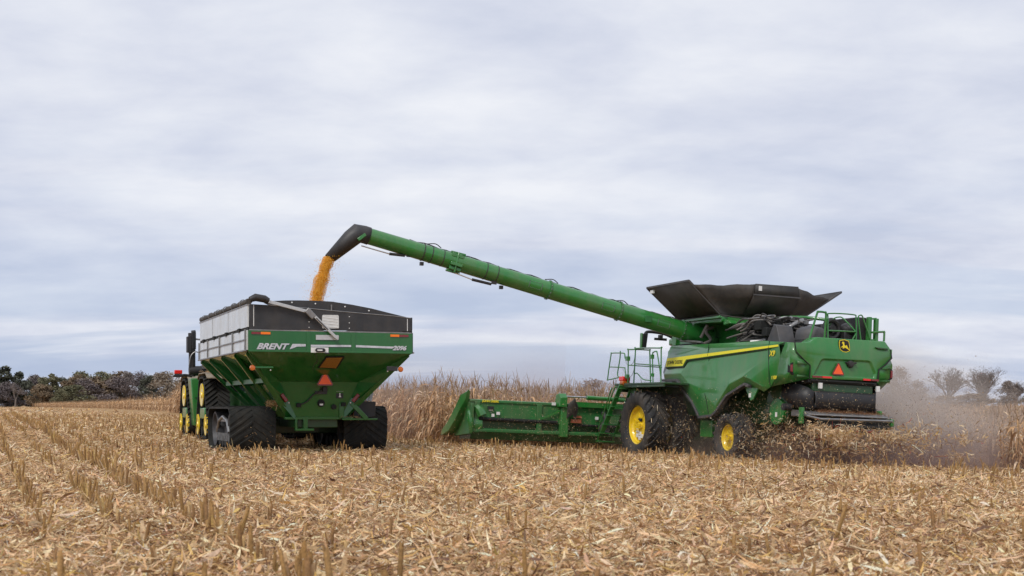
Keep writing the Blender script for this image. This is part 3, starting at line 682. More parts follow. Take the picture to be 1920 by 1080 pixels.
def cart_track(s_):
    x0, x1 = sorted((s_*.95, s_*2.2))
    path = belt_path([(2.55, .03), (6.2, .03), (6.45, 1.26), (2.45, 1.26)], [.45, .45, .42, .36], 8)
    fr = MB().box(min(s_*1.3, s_*1.9), max(s_*1.3, s_*1.9), 3.0, 5.9, .45, .72)
    fr.prism([(3.1, .35), (5.8, .35), (5.2, .85), (3.7, .85)], 'x', s_*1.45, s_*1.75)
    f = fr.build('track_unit', M['grey'], cart, bev=.03)
    belt_mb(path, x0, x1, .055, .20, lug=.024, skew=.42, lw=.10).build('track_belt', M['trackrub'], f, smooth=35)
    for (y, z, r_) in ((3.07, .62, .50), (5.75, .62, .50)):
        wv = MB()
        for (a, b) in ((1.02, 1.48), (1.62, 2.08)):
            a, b = sorted((s_*a, s_*b)); wv.lathe([(.12, a+.1), (r_-.09, a+.12), (r_-.05, a), (r_, a), (r_, b), (r_-.05, b), (r_-.09, b-.12), (.12, b-.1)], (0, y, z), 'x', 30)
        wv.lathe([(.10, -2.0), (.10, 2.0)] if False else [(.10, min(s_*1.0, s_*2.05)), (.10, max(s_*1.0, s_*2.05))], (0, y, z), 'x', 14)
        wv.build('idler_wheel', M['grey'], f, smooth=35)
    for y in (3.95, 4.42, 4.9):
        a, b = sorted((s_*1.05, s_*2.08)); MB().lathe([(.17, a), (.19, a+.03), (.19, b-.03), (.17, b)], (0, y, .28), 'x', 18).build('bogie_roller', M['soildk'], f)
    tp = MB()
    for k in range(10): tp.bar((s_*2.08, 3.55 + k*.19, .30), (s_*2.08, 3.60 + k*.19, .52), .03, .03)
    tp.build('track_guide', M['steel'], f)
    MB().tube([(s_*2.06, 3.4 + .0, .55), (s_*2.06, 3.7, .86), (s_*2.06, 4.4, .98), (s_*2.06, 5.1, .86), (s_*2.06, 5.4, .55)], .05, 8).box(min(s_*1.9, s_*2.06), max(s_*1.9, s_*2.06), 3.7, 5.1, .84, .92).build('track_frame', M['steel'], f)
for s_ in (-1, 1): cart_track(s_)

# ------------------------------------------------------------------ tractor pulling the cart
trc = thing('tracked_tractor', 'green tractor on black tracks with yellow wheels, mostly hidden by the grain cart it pulls', 'tractor', (-4.65 - .3665*12.4, 34.44 + .9304*12.4, .24), (0, 0, YAW))
def trac_unit(s_, yc):
    x0, x1 = sorted((s_*1.02, s_*1.80))
    f = MB().prism([(yc-.85, .30), (yc+.85, .30), (yc+.55, .62), (yc+.2, 1.2), (yc-.2, 1.2), (yc-.55, .62)], 'x', s_*1.25, s_*1.60).build('track_unit', M['dkgreen'], trc, bev=.02)
    path = belt_path([(yc-1.38, .02), (yc+1.38, .02), (yc+.56, 1.98), (yc-.56, 1.98)], [.40, .40, .50, .50], 8)
    belt_mb(path, x0, x1, .05, .17, lug=.05, skew=.30, lw=.07).build('track_belt', M['trackrub'], f, smooth=35)
    for (y, z, r_) in ((yc-.88, .43, .37), (yc+.88, .43, .37), (yc, 1.40, .40)):
        wv = MB()
        a, b = s_*1.80, s_*1.60
        wv.lathe([(0, a+s_*.015), (.09, a+s_*.015), (.10, a-s_*.01), (r_*.6, a-s_*.02), (r_-.08, a-s_*.002), (r_-.03, a-s_*.002), (r_-.03, a-s_*.05), (0, a-s_*.14)], (0, y, z), 'x', 30)
        MB().lathe([(r_-.04, a-s_*.03), (r_, a-s_*.04), (r_, s_*1.50), (r_*.5, s_*1.50), (r_*.5, s_*1.35), (r_, s_*1.35), (r_, s_*1.05), (0, s_*1.05)], (0, y, z), 'x', 24).build('wheel_tread', M['trackrub'], f, smooth=35)
        wv.build('idler_wheel' if z < 1 else 'drive_wheel', M['yellow'], f, smooth=35)
    for y in (yc-.3, yc+.3): MB().lathe([(.15, min(s_*1.06, s_*1.74)), (.16, 0), (.15, max(s_*1.06, s_*1.74))] if False else [(.15, min(s_*1.06, s_*1.74)), (.15, max(s_*1.06, s_*1.74))], (0, y, .22), 'x', 16).build('bogie_roller', M['soildk'], f)
    MB().box(min(s_*1.62, s_*1.77), max(s_*1.62, s_*1.77), yc-.5, yc+.5, .62, .98).build('track_frame', M['green'], f, bev=.03)
    fd = MB().prism([(yc-1.05, 1.95), (yc-.7, 2.12), (yc+.7, 2.12), (yc+1.05, 1.95), (yc+1.05, 1.91), (yc+.7, 2.08), (yc-.7, 2.08), (yc-1.05, 1.91)], 'x', s_*.9, s_*1.78)
    fd.build('fender', M['beige'], trc, bev=.01)
for s_ in (-1, 1):
    for yc in (-2.05, 2.15): trac_unit(s_, yc)
MB().box(-.7, .7, -2.9, -.6, .75, 1.5).box(-.55, .55, -.6, .6, .8, 1.3).box(-.7, .7, .3, 4.3, .8, 1.5).box(-.2, .2, -3.8, -2.9, .5, .8).build('chassis', M['dkgreen'], trc, bev=.03)
MB().prism([(.9, 1.4), (.9, 2.5), (3.6, 2.35), (4.5, 2.1), (4.6, 1.3)], 'x', -.62, .62).build('hood', M['green'], trc, bev=.06)
cb = MB().prism([(-1.6, 1.5), (-1.7, 3.2), (.5, 3.2), (.85, 2.2), (.85, 1.5)], 'x', -.82, .82).build('cab', M['glass'], trc, bev=.04)
MB().box(-.92, .92, -1.8, .7, 3.2, 3.42).build('cab_roof', M['green'], cb, bev=.06)
tk = MB().prism([(-1.68, .36), (-1.42, .36), (-1.38, 1.95), (-1.42, 2.0), (-1.80, 1.98)], 'y', .35, 1.05).box(-1.40, -.7, .4, 1.0, .5, 1.9).build('side_tank', M['green'], trc, bev=.03)
MB().box(-1.66, -1.45, .33, .35, 1.30, 1.34).build('tank_trim', M['dkgreen'], tk)
MB().tube([(-1.82, .6, 2.24), (-1.10, .6, 2.26)], .17, 16).tube([(-1.45, .6, 2.24), (-1.40, .6, 2.24)], .185, 16).build('air_cleaner', M['black'], trc)
st = MB().tube([(-1.72, .6, 2.05), (-1.72, .6, 3.50)], .115, 16).tube([(-1.72, .6, 3.0), (-1.72, .6, 3.55)], .135, 16).prism([(-1.90, 2.88), (-1.76, 2.86), (-1.76, 3.45), (-1.90, 3.42)], 'y', .45, .75).tube([(-1.74, .6, 3.56), (-1.6, .6, 3.58)], .08, 10).build('exhaust_stack', M['black'], trc, bev=.01)
MB().bar((-1.6, .6, 3.34), (-1.1, .6, 3.30), .06, .06).tube(spl([(-1.85, .45, 2.4), (-1.78, .45, 2.75), (-1.62, .45, 2.9), (-1.45, .45, 2.8), (-1.32, .45, 2.5), (-1.34, .45, 2.3)], 5), .02, 6).box(-1.42, -1.26, .4, .55, 2.32, 2.44).build('stack_bracket', M['steel'], trc)
la = MB().tube(spl([(-1.72, .6, 2.06), (-1.95, .6, 2.10), (-2.08, .6, 2.08)], 4), .045, 8).prism([(-2.36, 2.06), (-2.30, 2.13), (-2.05, 2.13), (-2.02, 2.07), (-2.12, 2.02), (-2.3, 2.02)], 'y', .5, .72).build('lamp_arm', M['black'], trc)
MB().box(-2.32, -2.06, .5, .7, 2.135, 2.27).build('red_lamp', M['red'], la, bev=.02)
MB().tube([(-1.25, .3, 1.7), (-1.25, -.6, 1.7), (-1.25, -.6, 2.9), (-1.0, .9, 2.9)], .02, 6).build('cab_handrail', M['green'], trc)
for k in range(4): MB().box(-1.45, -1.0, -.45, -.15, .45+.3*k, .49+.3*k).build('step', M['dkgreen'], trc)
# ------------------------------------------------------------------ combine harvester (x right, y ahead, z up; origin under its tail)
cmb = thing('combine_harvester', 'big green combine harvester with yellow wheels and its unloading pipe swung out over the cart', 'combine harvester',
            (8.93, 36.2, -.225), (0, R(2.5), R(21.5)))
G = M['green']
# core of the machine behind the skins
core = MB()
core.box(-1.5, 1.5, .75, 7.0, 2.15, 3.1).box(-1.0, 1.0, 1.0, 7.4, .95, 2.2).box(-1.35, 1.35, 4.35, 6.5, 1.15, 2.3)
core.box(-1.2, 1.2, 6.6, 7.8, .75, 1.3)
core.build('chassis', M['dkgreen'], cmb, bev=.02)
# side skins: named points (y, z, outward offset)
sp = dict(A=(6.84, 3.33, .0), T1=(1.42, 3.25, .0), T2=(1.17, 3.22, .0), T3=(.42, 3.17, -.02), F1=(7.07, 3.15, .0), Sa=(7.02, 2.94, .03), Sb=(.68, 3.11, .03),
          S1=(7.12, 2.67, .03), S2=(5.99, 2.67, .03), S3=(5.79, 2.86, .03), S4=(.66, 3.05, .03),
          S1b=(7.13, 2.61, .0), S2b=(5.95, 2.61, .0), S3b=(5.73, 2.79, -.01), R2=(1.27, 2.985, .0), R3=(1.40, 2.70, .05), R4=(3.06, 2.22, .10), R5=(4.46, 1.80, .13), R6=(4.94, 1.80, .13), R7=(6.02, 2.45, .08), R8=(7.16, 2.45, .06),
          F4=(7.19, 2.27, .03), G1=(6.23, 2.27, .03), G2=(5.87, 1.99, .05), G3=(5.24, 1.58, .08), G4=(4.82, 1.21, .08), B1=(4.80, 1.12, .08),
          B2=(4.04, 1.18, .08), B3=(3.79, 1.30, .08), B4=(3.22, 1.79, .07), B5=(2.25, 2.10, .05), B6=(2.0, 2.03, .04), B7=(1.32, 1.83, .03), B8=(.98, 1.97, .03), C0=(.72, 2.30, .02), C1=(.62, 2.75, .0),
          K4=(3.0, 2.06, .15), K5=(2.28, 2.28, .14), K6=(1.95, 2.2, .12), K7=(1.30, 1.98, .10), D4=(3.75, 1.45, .12))
faces = [('A', 'F1', 'Sa', 'Sb', 'T3', 'T2', 'T1'), ('Sa', 'S1', 'S2', 'S3', 'S4', 'Sb'), ('S1', 'S1b', 'S2b', 'S2'), ('S2', 'S2b', 'S3b', 'S3'), ('S3', 'S3b', 'R2', 'S4'),
         ('S2b', 'R7', 'R6', 'R5', 'R4', 'R3', 'R2', 'S3b'), ('S1b', 'R8', 'R7', 'S2b'), ('R8', 'F4', 'G1', 'R7'), ('R7', 'G1', 'G2', 'G3', 'R6'), ('R6', 'G3', 'G4', 'B1', 'B2', 'B3', 'R5'),
         ('R5', 'B3', 'D4', 'K4', 'R4'), ('D4', 'B3', 'B4', 'K4'), ('K4', 'B4', 'B5', 'K5'), ('K5', 'B5', 'B6', 'K6'), ('K6', 'B6', 'B7', 'K7'), ('R4', 'K4', 'K5', 'R3'), ('R3', 'K5', 'K6', 'K7', 'B8', 'C0', 'C1'),
         ('K7', 'B7', 'B8'), ('R2', 'R3', 'C1', 'S4')]
for sgn in (-1, 1):
    mb = MB(); ix = {k: i for i, k in enumerate(sp)}
    mb.v = [(sgn*(1.63 + o), y, z) for (y, z, o) in sp.values()]
    mb.f = [tuple(ix[k] for k in f) for f in faces]
    s = mb.build('side_panel', G, cmb, smooth=12, solid=.035, bev=.02, weld=False)
    # yellow stripe with the maker's lettering
    o = .052
    st = MB().prism([(7.015, 2.94), (7.115, 2.675), (6.0, 2.675), (5.80, 2.865), (.67, 3.055), (.69, 3.11)], 'x', sgn*(1.63+o), sgn*(1.63+o+.004)).build('yellow_stripe', M['decal'], s)
    MB().bar((sgn*(1.63+.025), 7.13, 2.64), (sgn*(1.63+.025), 5.96, 2.64), .03, .05).bar((sgn*(1.63+.025), 5.97, 2.635), (sgn*(1.63+.025), 5.76, 2.82), .03, .05).bar((sgn*(1.63+.022), 5.77, 2.825), (sgn*(1.63+.022), 1.3, 3.005), .03, .035).build('shadow_gap', M['soildk'], s)
    xd = (0, -1, 0) if sgn < 0 else (0, 1, 0)
    text('JOHN DEERE', .165, M['blackpr'], s, 'lettering', (sgn*(1.63+o+.008), 6.50, 2.795), xd, (0, 0, 1), bold=.0, sx=1.05)
    text('X9', .21, M['yelpr'], s, 'model_number', (sgn*(1.63+.05), .98, 2.87), xd, (0, 0, 1), shear=.25, bold=.004)
    text('1100', .13, M['yelpr'], s, 'model_number', (sgn*(1.63+.045), .86, 2.21), xd, (0, 0, 1), shear=.25, bold=.002)
    # panel joints and the black wheel-arch lip
    j = MB()
    for pts in ([(4.50, 3.30, .012), (4.48, 2.95, .05), (4.46, 2.83, .012), (4.42, 1.9, .10), (4.40, 1.79, .145), (4.30, 1.55, .13), (4.22, 1.2, .10)], [(1.17, 3.22, .018), (1.16, 3.05, .05), (1.13, 2.7, .05), (1.02, 2.1, .075), (.98, 1.98, .05)]):
        j.tube([(sgn*(1.63 + q[2] + .004), q[0], q[1]) for q in pts], .011, 5)
    j.build('panel_joint', M['soildk'], s)
    lip = MB()
    def strip(pts, wd):
        P = [Vector((sgn*(1.63+.06), p[0], p[1])) for p in pts]
        for a, b in zip(P, P[1:]): lip.bar(a, b, .16, wd, (0, 0, 1))
    strip([(7.19, 2.24), (6.25, 2.235), (5.88, 1.94), (5.22, 1.53), (4.80, 1.12)], .075); strip([(4.80, 1.09), (4.05, 1.14), (3.80, 1.25), (3.22, 1.73), (2.24, 2.05), (2.02, 1.98)], .08)
    lip.build('wheel_arch_lip', M['grey'], s, bev=.012)
    # corner skin between side and tail gate
    X = lambda x: sgn*x
    cr = MB()
    L0 = [(1.61, .42, 3.17), (1.635, .55, 2.90), (1.64, .62, 2.75), (1.65, .72, 2.30), (1.66, .98, 1.97)]
    L1 = [(1.60, .20, 3.15), (1.60, .18, 2.90), (1.65, .12, 2.72), (1.65, .12, 2.35), (1.55, .45, 2.05)]
    L2 = [(1.58, .06, 3.14), (1.55, .03, 2.90), (1.30, .0, 2.68), (1.11, .0, 2.55), (1.09, .02, 2.21)]
    for a, b in zip((L0, L1), (L1, L2)):
        for i in range(4): cr.poly([(X(a[i][0]), a[i][1], a[i][2]), (X(b[i][0]), b[i][1], b[i][2]), (X(b[i+1][0]), b[i+1][1], b[i+1][2]), (X(a[i+1][0]), a[i+1][1], a[i+1][2])])
    c_ = cr.build('corner_panel', G, cmb, smooth=50, solid=.03, weld=True)
    # tail lamp in a notch of the corner
    MB().prism([(X(1.56), 2.63), (X(1.66), 2.58), (X(1.665), 2.34), (X(1.57), 2.27), (X(1.50), 2.30), (X(1.50), 2.60)], 'y', .09, .22).build('lamp_housing', M['soildk'], c_, bev=.01)
    MB().prism([(X(1.59), 2.56), (X(1.655), 2.54), (X(1.655), 2.37), (X(1.59), 2.34)], 'y', .065, .12).build('tail_lamp', M['dkred'], c_, bev=.01)
    MB().poly([(X(1.50), -.0, 2.66), (X(1.18), -.01, 2.58), (X(1.50), .02, 2.56)], [(X(1.50), -.02, 2.28), (X(1.14), -.02, 2.25), (X(1.50), .02, 2.20)]).build('lamp_fin', M['dusty'], c_, solid=.03)
# tail gate
tg = MB()
out = [(-1.585, 3.14), (-1.04, 3.175), (-.86, 3.325), (1.36, 3.345), (1.40, 3.30), (1.55, 3.12), (1.55, 2.90), (1.30, 2.68), (1.115, 2.55), (1.10, 2.24), (-1.09, 2.20), (-1.09, 2.56), (-1.28, 2.68), (-1.54, 2.90)]
yy = lambda z: .02 if z < 2.7 else .02 + (z-2.7)*.10
ring = [(-.98, 2.30), (-.75, 2.73), (-.68, 2.765), (.80, 2.79), (.88, 2.765), (1.06, 2.45), (1.02, 2.31)]
V3 = lambda p, d=0: (p[0], yy(p[1]) + d, p[1])
o_, r_ = out, ring
tg.poly([V3(p) for p in (o_[0], o_[13], r_[1], r_[2], r_[3], r_[4], o_[6], o_[5], o_[4], o_[3], o_[2], o_[1])])
tg.poly([V3(p) for p in (o_[13], o_[12], o_[11], o_[10], r_[0], r_[1])], [V3(p) for p in (o_[6], r_[4], r_[5], r_[6], o_[9], o_[8], o_[7])], [V3(p) for p in (o_[10], o_[9], r_[6], r_[0])])
rin = [(p[0]*.965 + .002, p[1] if p[1] < 2.4 else p[1] - .03) for p in ring]
for i in range(7):
    j = (i + 1) % 7; tg.poly([V3(r_[i]), V3(r_[j]), V3(rin[j], .05), V3(rin[i], .05)])
tg.poly([V3(p, .05) for p in rin])
gate = tg.build('tail_gate', G, cmb, smooth=20, solid=.03, bev=.015, weld=True)
MB().tube([(-1.585, .035, 3.15), (-1.55, .012, 2.90), (-1.29, -.012, 2.68), (-1.105, -.012, 2.555), (-1.095, -.0, 2.21)], .016, 5).build('panel_joint', M['soildk'], gate)
MB().tube([(1.53, .055, 3.14), (1.56, .02, 2.90), (1.31, -.012, 2.68), (1.12, -.012, 2.555), (1.105, -.0, 2.23)], .022, 5).build('panel_joint', M['soildk'], gate)
MB().prism([(-1.06, 3.19), (-.86, 3.335), (1.36, 3.355), (1.45, 3.26), (1.45, 3.2), (-1.06, 3.1)], 'y', .09, .55).build('gate_top', G, gate, bev=.015)
MB().prism([(1.0, 3.17), (1.42, 3.16), (1.42, 3.11), (1.08, 3.13)], 'y', .0, .08).build('grip', M['dkgreen'], gate, bev=.01)
# maker's badge: shield with a leaping deer
def badge(zx, zy): return ((zx - 888)/7.2/66.5*1.04 - .0, 3.145 - (zy - 565)/7.2/66.5)
sh = [(815, 495), (885, 483), (948, 498), (960, 540), (967, 590), (968, 628), (915, 645), (870, 641), (826, 618), (812, 570), (808, 530)]
cen = badge(888, 565)
sc_ = lambda f: [(cen[0] + (badge(*p)[0]-cen[0])*f, cen[1] + (badge(*p)[1]-cen[1])*f) for p in sh]
bd = MB().prism(sc_(1.10), 'y', .035, .07).build('maker_badge', M['blackpr'], gate, bev=.008)
MB().prism(sc_(1.03), 'y', .030, .034).build('badge_rim', M['yelpr'], bd)
MB().prism(sc_(.92), 'y', .025, .029).build('badge_field', M['blackpr'], bd)
deer = [(850, 519), (862, 507), (860, 517), (874, 514), (882, 524), (879, 542), (890, 560), (906, 563), (917, 551), (921, 560), (931, 576), (946, 597), (969, 627), (957, 622), (935, 604), (918, 597), (903, 590), (886, 587), (876, 601), (857, 597), (866, 588), (850, 584), (839, 591), (841, 578), (855, 571), (863, 560), (858, 541), (847, 532)]
MB().prism([badge(*p) for p in deer], 'y', .018, .024).build('badge_deer', M['yelpr'], bd, smooth=0)
smv_triangle(cmb, (-.19, .005, 2.46), .37)
cam_ = MB().lathe([(.02, -.06), (.07, -.055), (.10, -.02), (.11, .06)], (.22, .03, 2.655), 'y', 18); cam_.box(.06, .38, -.02, .06, 2.67, 2.715)
cam_.build('rear_camera', M['black'], cmb)
for (x0, x1, m_) in ((-1.02, -.72, 'dkred'), (-.70, -.40, 'red'), (.62, .86, 'red'), (.88, 1.13, 'dkred')):
    MB().box(x0, x1, -.022, -.002, 2.235, 2.285).build('reflector', M[m_], cmb)
# under the tail: hood roof, chopper housing, rubber deflector, shelf, spreader
ud = MB(); ud.prism([(.03, 2.20), (.03, 2.10), (.9, 1.95), (1.6, 1.95), (1.6, 2.2)], 'x', -1.12, 1.12); ud.box(-1.05, 1.08, -.0, .04, 2.13, 2.19); ud.build('tail_hood', M['soildk'], cmb, bev=.02)
ch = MB(); ch.prism([(.10, 2.12), (.08, 1.88), (.35, 1.80), (.9, 1.75), (.9, 2.1)], 'x', -.95, 1.02); ch.box(-.9, .98, .04, .10, 1.86, 1.90); ch.build('chopper_housing', M['dkgreen'], cmb, bev=.02)  # darker green puts the shade of the tail hood into the paint
df = MB(); n = 24
prof = [(.02, 1.88), (-.02, 1.80), (-.05, 1.70), (-.05, 1.60), (-.02, 1.50), (.04, 1.44), (.16, 1.40), (.34, 1.40)]
for i in range(n):
    for j in range(len(prof) - 1):
        q = []
        for (a, b) in ((i, j), (i+1, j), (i+1, j+1), (i, j+1)):
            x = -.93 + 1.95*a/n; wv = .012*math.sin(x*9) + .008*math.sin(x*23+b)
            q.append((x, prof[b][0] + wv, prof[b][1]))
        df.poly(q)
df.build('straw_deflector', M['black'], cmb, smooth=60, solid=.02, weld=True)
for sgn in (-1, 1):      # curved rubber flaps at its ends
    f = MB(); x0 = -.93 if sgn < 0 else 1.02
    ys = [(.0, .0), (.14, .14), (.36, .28), (.70, .36), (1.0, .38)]
    zt = [1.86, 1.98, 2.05, 2.05, 2.0]; zb = [1.44, 1.36, 1.40, 1.55, 1.72]
    for i in range(4):
        f.poly([(x0+sgn*ys[i][1], ys[i][0], zb[i]), (x0+sgn*ys[i+1][1], ys[i+1][0], zb[i+1]), (x0+sgn*ys[i+1][1], ys[i+1][0], zt[i+1]), (x0+sgn*ys[i][1], ys[i][0], zt[i])])
    f.build('rubber_flap', M['black'], cmb, smooth=60, solid=.02, weld=True)
tb = MB(); tb.prism([(.6, 1.36), (-.12, 1.31), (-.30, 1.25), (-.30, 1.21), (-.1, 1.18), (.6, 1.18)], 'x', -1.25, 1.28)
tailb = tb.build('tail_board', M['steel'], cmb, bev=.015)
MB().tube([(-1.30, -.24, 1.19), (-.95, -.34, 1.12), (1.38, -.34, 1.15), (1.43, -.2, 1.19)], .035, 8).bar((-1.0, -.2, 1.235), (1.42, -.2, 1.255), .17, .03).build('tail_rail', M['steel'], tailb)
sp_ = MB(); sp_.prism([(.5, 1.18), (-.25, 1.10), (-.33, .93), (-.2, .90), (.5, .98)], 'x', -.95, 1.38); spr = sp_.build('straw_spreader', M['soildk'], cmb, bev=.02)
MB().box(1.34, 1.45, -.34, .2, 1.0, 1.2).build('spreader_bracket', M['green'], spr, bev=.02)
for x in (-.5, .62):
    MB().lathe([(.42, .0), (.44, .03), (.12, .08), (.1, .35), (0, .35)], (x, .15, .78), 'z', 24).build('spreader_disc', M['soildk'], spr)
for x in (-.75, 1.12): MB().box(x-.05, x+.05, -.03, .03, 1.95, 2.10).build('sticker', M['whitep'], cmb)
# left and right lower flanks: chopper drive cover, bracket, step box
for sgn in (-1, 1):
    lf = MB(); lf.prism([(2.45, 2.02), (2.08, 1.58), (1.95, 1.62), (1.6, 2.05)], 'x', sgn*1.58, sgn*1.63); lf.build('flank_bracket', G, cmb, bev=.01)
    MB().box(sgn*1.632, sgn*1.64, 2.05, 2.17, 1.68, 1.80).build('sticker', M['whitep'], cmb)
    lw_ = MB().prism([(1.75, 2.1), (1.9, 1.6), (1.62, 1.02), (.95, .98), (.80, 1.1), (.85, 1.5), (1.0, 2.05)], 'x', sgn*1.05, sgn*1.22).build('chopper_side', M['dkgreen'], cmb, bev=.03)
    MB().lathe([(.0, sgn*-.12), (.30, sgn*-.12), (.36, sgn*-.08), (.36, 0)], (sgn*1.16 + sgn*.13, 1.25, 1.30), 'x', 28).build('drive_cover', M['green'], lw_)
    MB().box(sgn*1.30, sgn*1.305, 1.2, 1.30, 1.15, 1.28).build('sticker', M['whitep'], lw_)
    MB().lathe([(.10, -.12), (.10, .12)], (sgn*1.38, .62, 1.42), 'x', 14).build('drive_motor', M['black'], lw_)
    MB().box(sgn*1.22, sgn*1.30, .0, .16, .98, 1.42).build('spreader_post', M['green'], lw_, bev=.01)
    MB().box(sgn*1.0, sgn*1.48, 4.45, 5.15, .50, 1.02).build('step_box', M['green'], cmb, bev=.03)
# ------------- wheels and axles
ax = MB().tube([(-2.4, 7.1, .79), (2.4, 7.1, .79)], .16, 12).box(-1.0, 1.0, 6.75, 7.45, .62, 1.15).tube([(-1.5, 3.25, .52), (1.5, 3.25, .52)], .11, 10).box(-.8, .8, 3.1, 3.4, .40, .95)
ax.build('axle', M['dkgreen'], cmb, bev=.02)
for sgn in (-1, 1):
    make_wheel(.70, 1.09, .60, 22, .15, cmb, (sgn*2.37, 7.12, .79), sgn > 0, weights=True)
    make_wheel(.70, 1.09, .60, 22, .46, cmb, (sgn*1.42, 7.12, .79), sgn > 0)
    make_wheel(.62, .73, .38, 18, .12, cmb, (sgn*1.42, 3.25, .52), sgn > 0, lug=.045)
# ------------- grain tank, its folding covers
gt = MB()
gt.prism([(4.34, 3.1), (4.34, 4.10), (7.0, 4.10), (7.0, 3.1)], 'x', -.55, 1.34)
gt.box(-1.34, -.56, 5.95, 6.98, 3.15, 4.08); gt.prism([(4.34, 3.95), (4.34, 4.10), (5.94, 4.10), (5.94, 4.0)], 'x', -1.34, -.56)
gt.box(-1.36, 1.36, 4.30, 4.338, 3.98, 4.12)
tank = gt.build('grain_tank', G, cmb, bev=.015)
rim_ = MB()
for a, b in (((-1.40, 4.30, 4.11), (-1.40, 6.98, 4.11)), ((1.40, 4.30, 4.11), (1.40, 6.98, 4.11)), ((-1.37, 7.0, 4.11), (1.37, 7.0, 4.11))): rim_.bar(a, b, .08, .07)
rim_.build('tank_rim', G, tank, bev=.01)
MB().tube(spl([(-1.43, 6.9, 4.16), (-1.42, 5.6, 4.15), (-1.40, 4.45, 4.17), (-.9, 4.2, 4.12), (.3, 4.2, 4.16), (1.2, 4.25, 4.17)], 5), .022, 6).build('seal_cord', M['fabric'], tank)
cov = {}
fx = lambda s_: 2.45 if s_ < 0 else 2.85
fl = lambda s_: [(s_*1.33, 4.38, 4.15), (s_*1.33, 6.95, 4.15), (s_*fx(s_), 7.12, 5.12), (s_*fx(s_), 4.42 if s_ < 0 else 4.30, 5.12 if s_ < 0 else 5.16)]
for s_ in (-1, 1):
    cov[s_] = MB().poly(fl(s_)).build('tank_cover', M['panelblk'], cmb, solid=.045)
    q = fl(s_); MB().bar(q[2], q[3], .05, .06).bar(q[0], q[3], .045, .06).bar(q[1], q[2], .045, .06).build('cover_edge', M['grey'], cov[s_], bev=.006)
MB().box(-2.42, -2.36, 6.75, 6.95, 4.93, 5.03).build('sticker', M['whitep'], cov[-1])
rp = [(-.62, 4.33, 4.15), (.98, 4.33, 4.15), (.78, 3.5, 4.76), (-.76, 3.5, 4.75)]
rc = MB().poly(rp).build('tank_cover', M['panelblk'], cmb, solid=.04)
MB().poly([(-.76, 3.48, 4.77), (.78, 3.48, 4.78), (.74, 3.50, 5.10), (-.73, 3.50, 5.08)]).build('cover_flap', M['panelblk'], rc, solid=.04)
MB().box(-.64, -.53, 3.455, 3.465, 4.88, 5.02).build('sticker', M['whitep'], rc)
MB().bar((-.80, 3.47, 4.755), (.82, 3.47, 4.765), .03, .04).build('cover_hinge', M['grey'], rc)
MB().poly([(-.62, 7.0, 4.15), (.98, 7.0, 4.15), (.80, 7.85, 4.78), (-.76, 7.85, 4.78)]).poly([(-.75, 7.87, 4.79), (.8, 7.87, 4.79), (.8, 7.85, 5.1), (-.75, 7.85, 5.1)]).build('tank_cover', M['panelblk'], cmb, solid=.04)
def gusset(a0, a1, b0, bm, b1, sag, n=10, m=8):
    """cloth between two cover edges a0-a1 and b0-b1, sagging outwards by vector sag"""
    mb = MB(); a0, a1, b0, bm, b1, sag = map(Vector, (a0, a1, b0, bm, b1, sag)); P = []
    for i in range(n+1):
        for j in range(m+1):
            s, t = i/n, j/m
            e_ = b0.lerp(bm, t/.75) if t <= .75 else bm.lerp(b1, (t-.75)/.25)
            p = (a0.lerp(a1, t)).lerp(e_, s)
            f = math.sin(math.pi*s) * math.sin(math.pi*min(1, t*.8+.1)); p += sag*f + Vector((.0, -.02, .02))*math.sin(s*13 + t*5)*math.sin(math.pi*s)
            P.append(p)
    mb.v = [tuple(p) for p in P]
    mb.f = [(i*(m+1)+j, i*(m+1)+j+1, (i+1)*(m+1)+j+1, (i+1)*(m+1)+j) for i in range(n) for j in range(m)]
    return mb
fr_top = {-1: Vector((-2.33, 4.40, 5.01)), 1: Vector((2.45, 4.33, 4.90))}
for s_ in (-1, 1):
    e = -.62 if s_ < 0 else .98; f_ = -.74 if s_ < 0 else .75
    mb = gusset((s_*1.33, 4.36, 4.15), fr_top[s_], (e, 4.34, 4.15), (f_ - s_*.02, 3.51, 4.76), (f_ - s_*.03, 3.50, 5.07), (0, .10, -.05)); mb.build('tank_cloth', M['fabric'], cmb, smooth=60, solid=.012)
    mb = gusset((s_*1.33, 6.97, 4.15), (s_*(fx(s_)-.12), 7.1, 5.01), (e, 7.01, 4.15), (f_ - s_*.02, 7.85, 4.78), (f_ - s_*.03, 7.86, 5.07), (0, -.10, -.05)); mb.build('tank_cloth', M['fabric'], cmb, smooth=60, solid=.012)
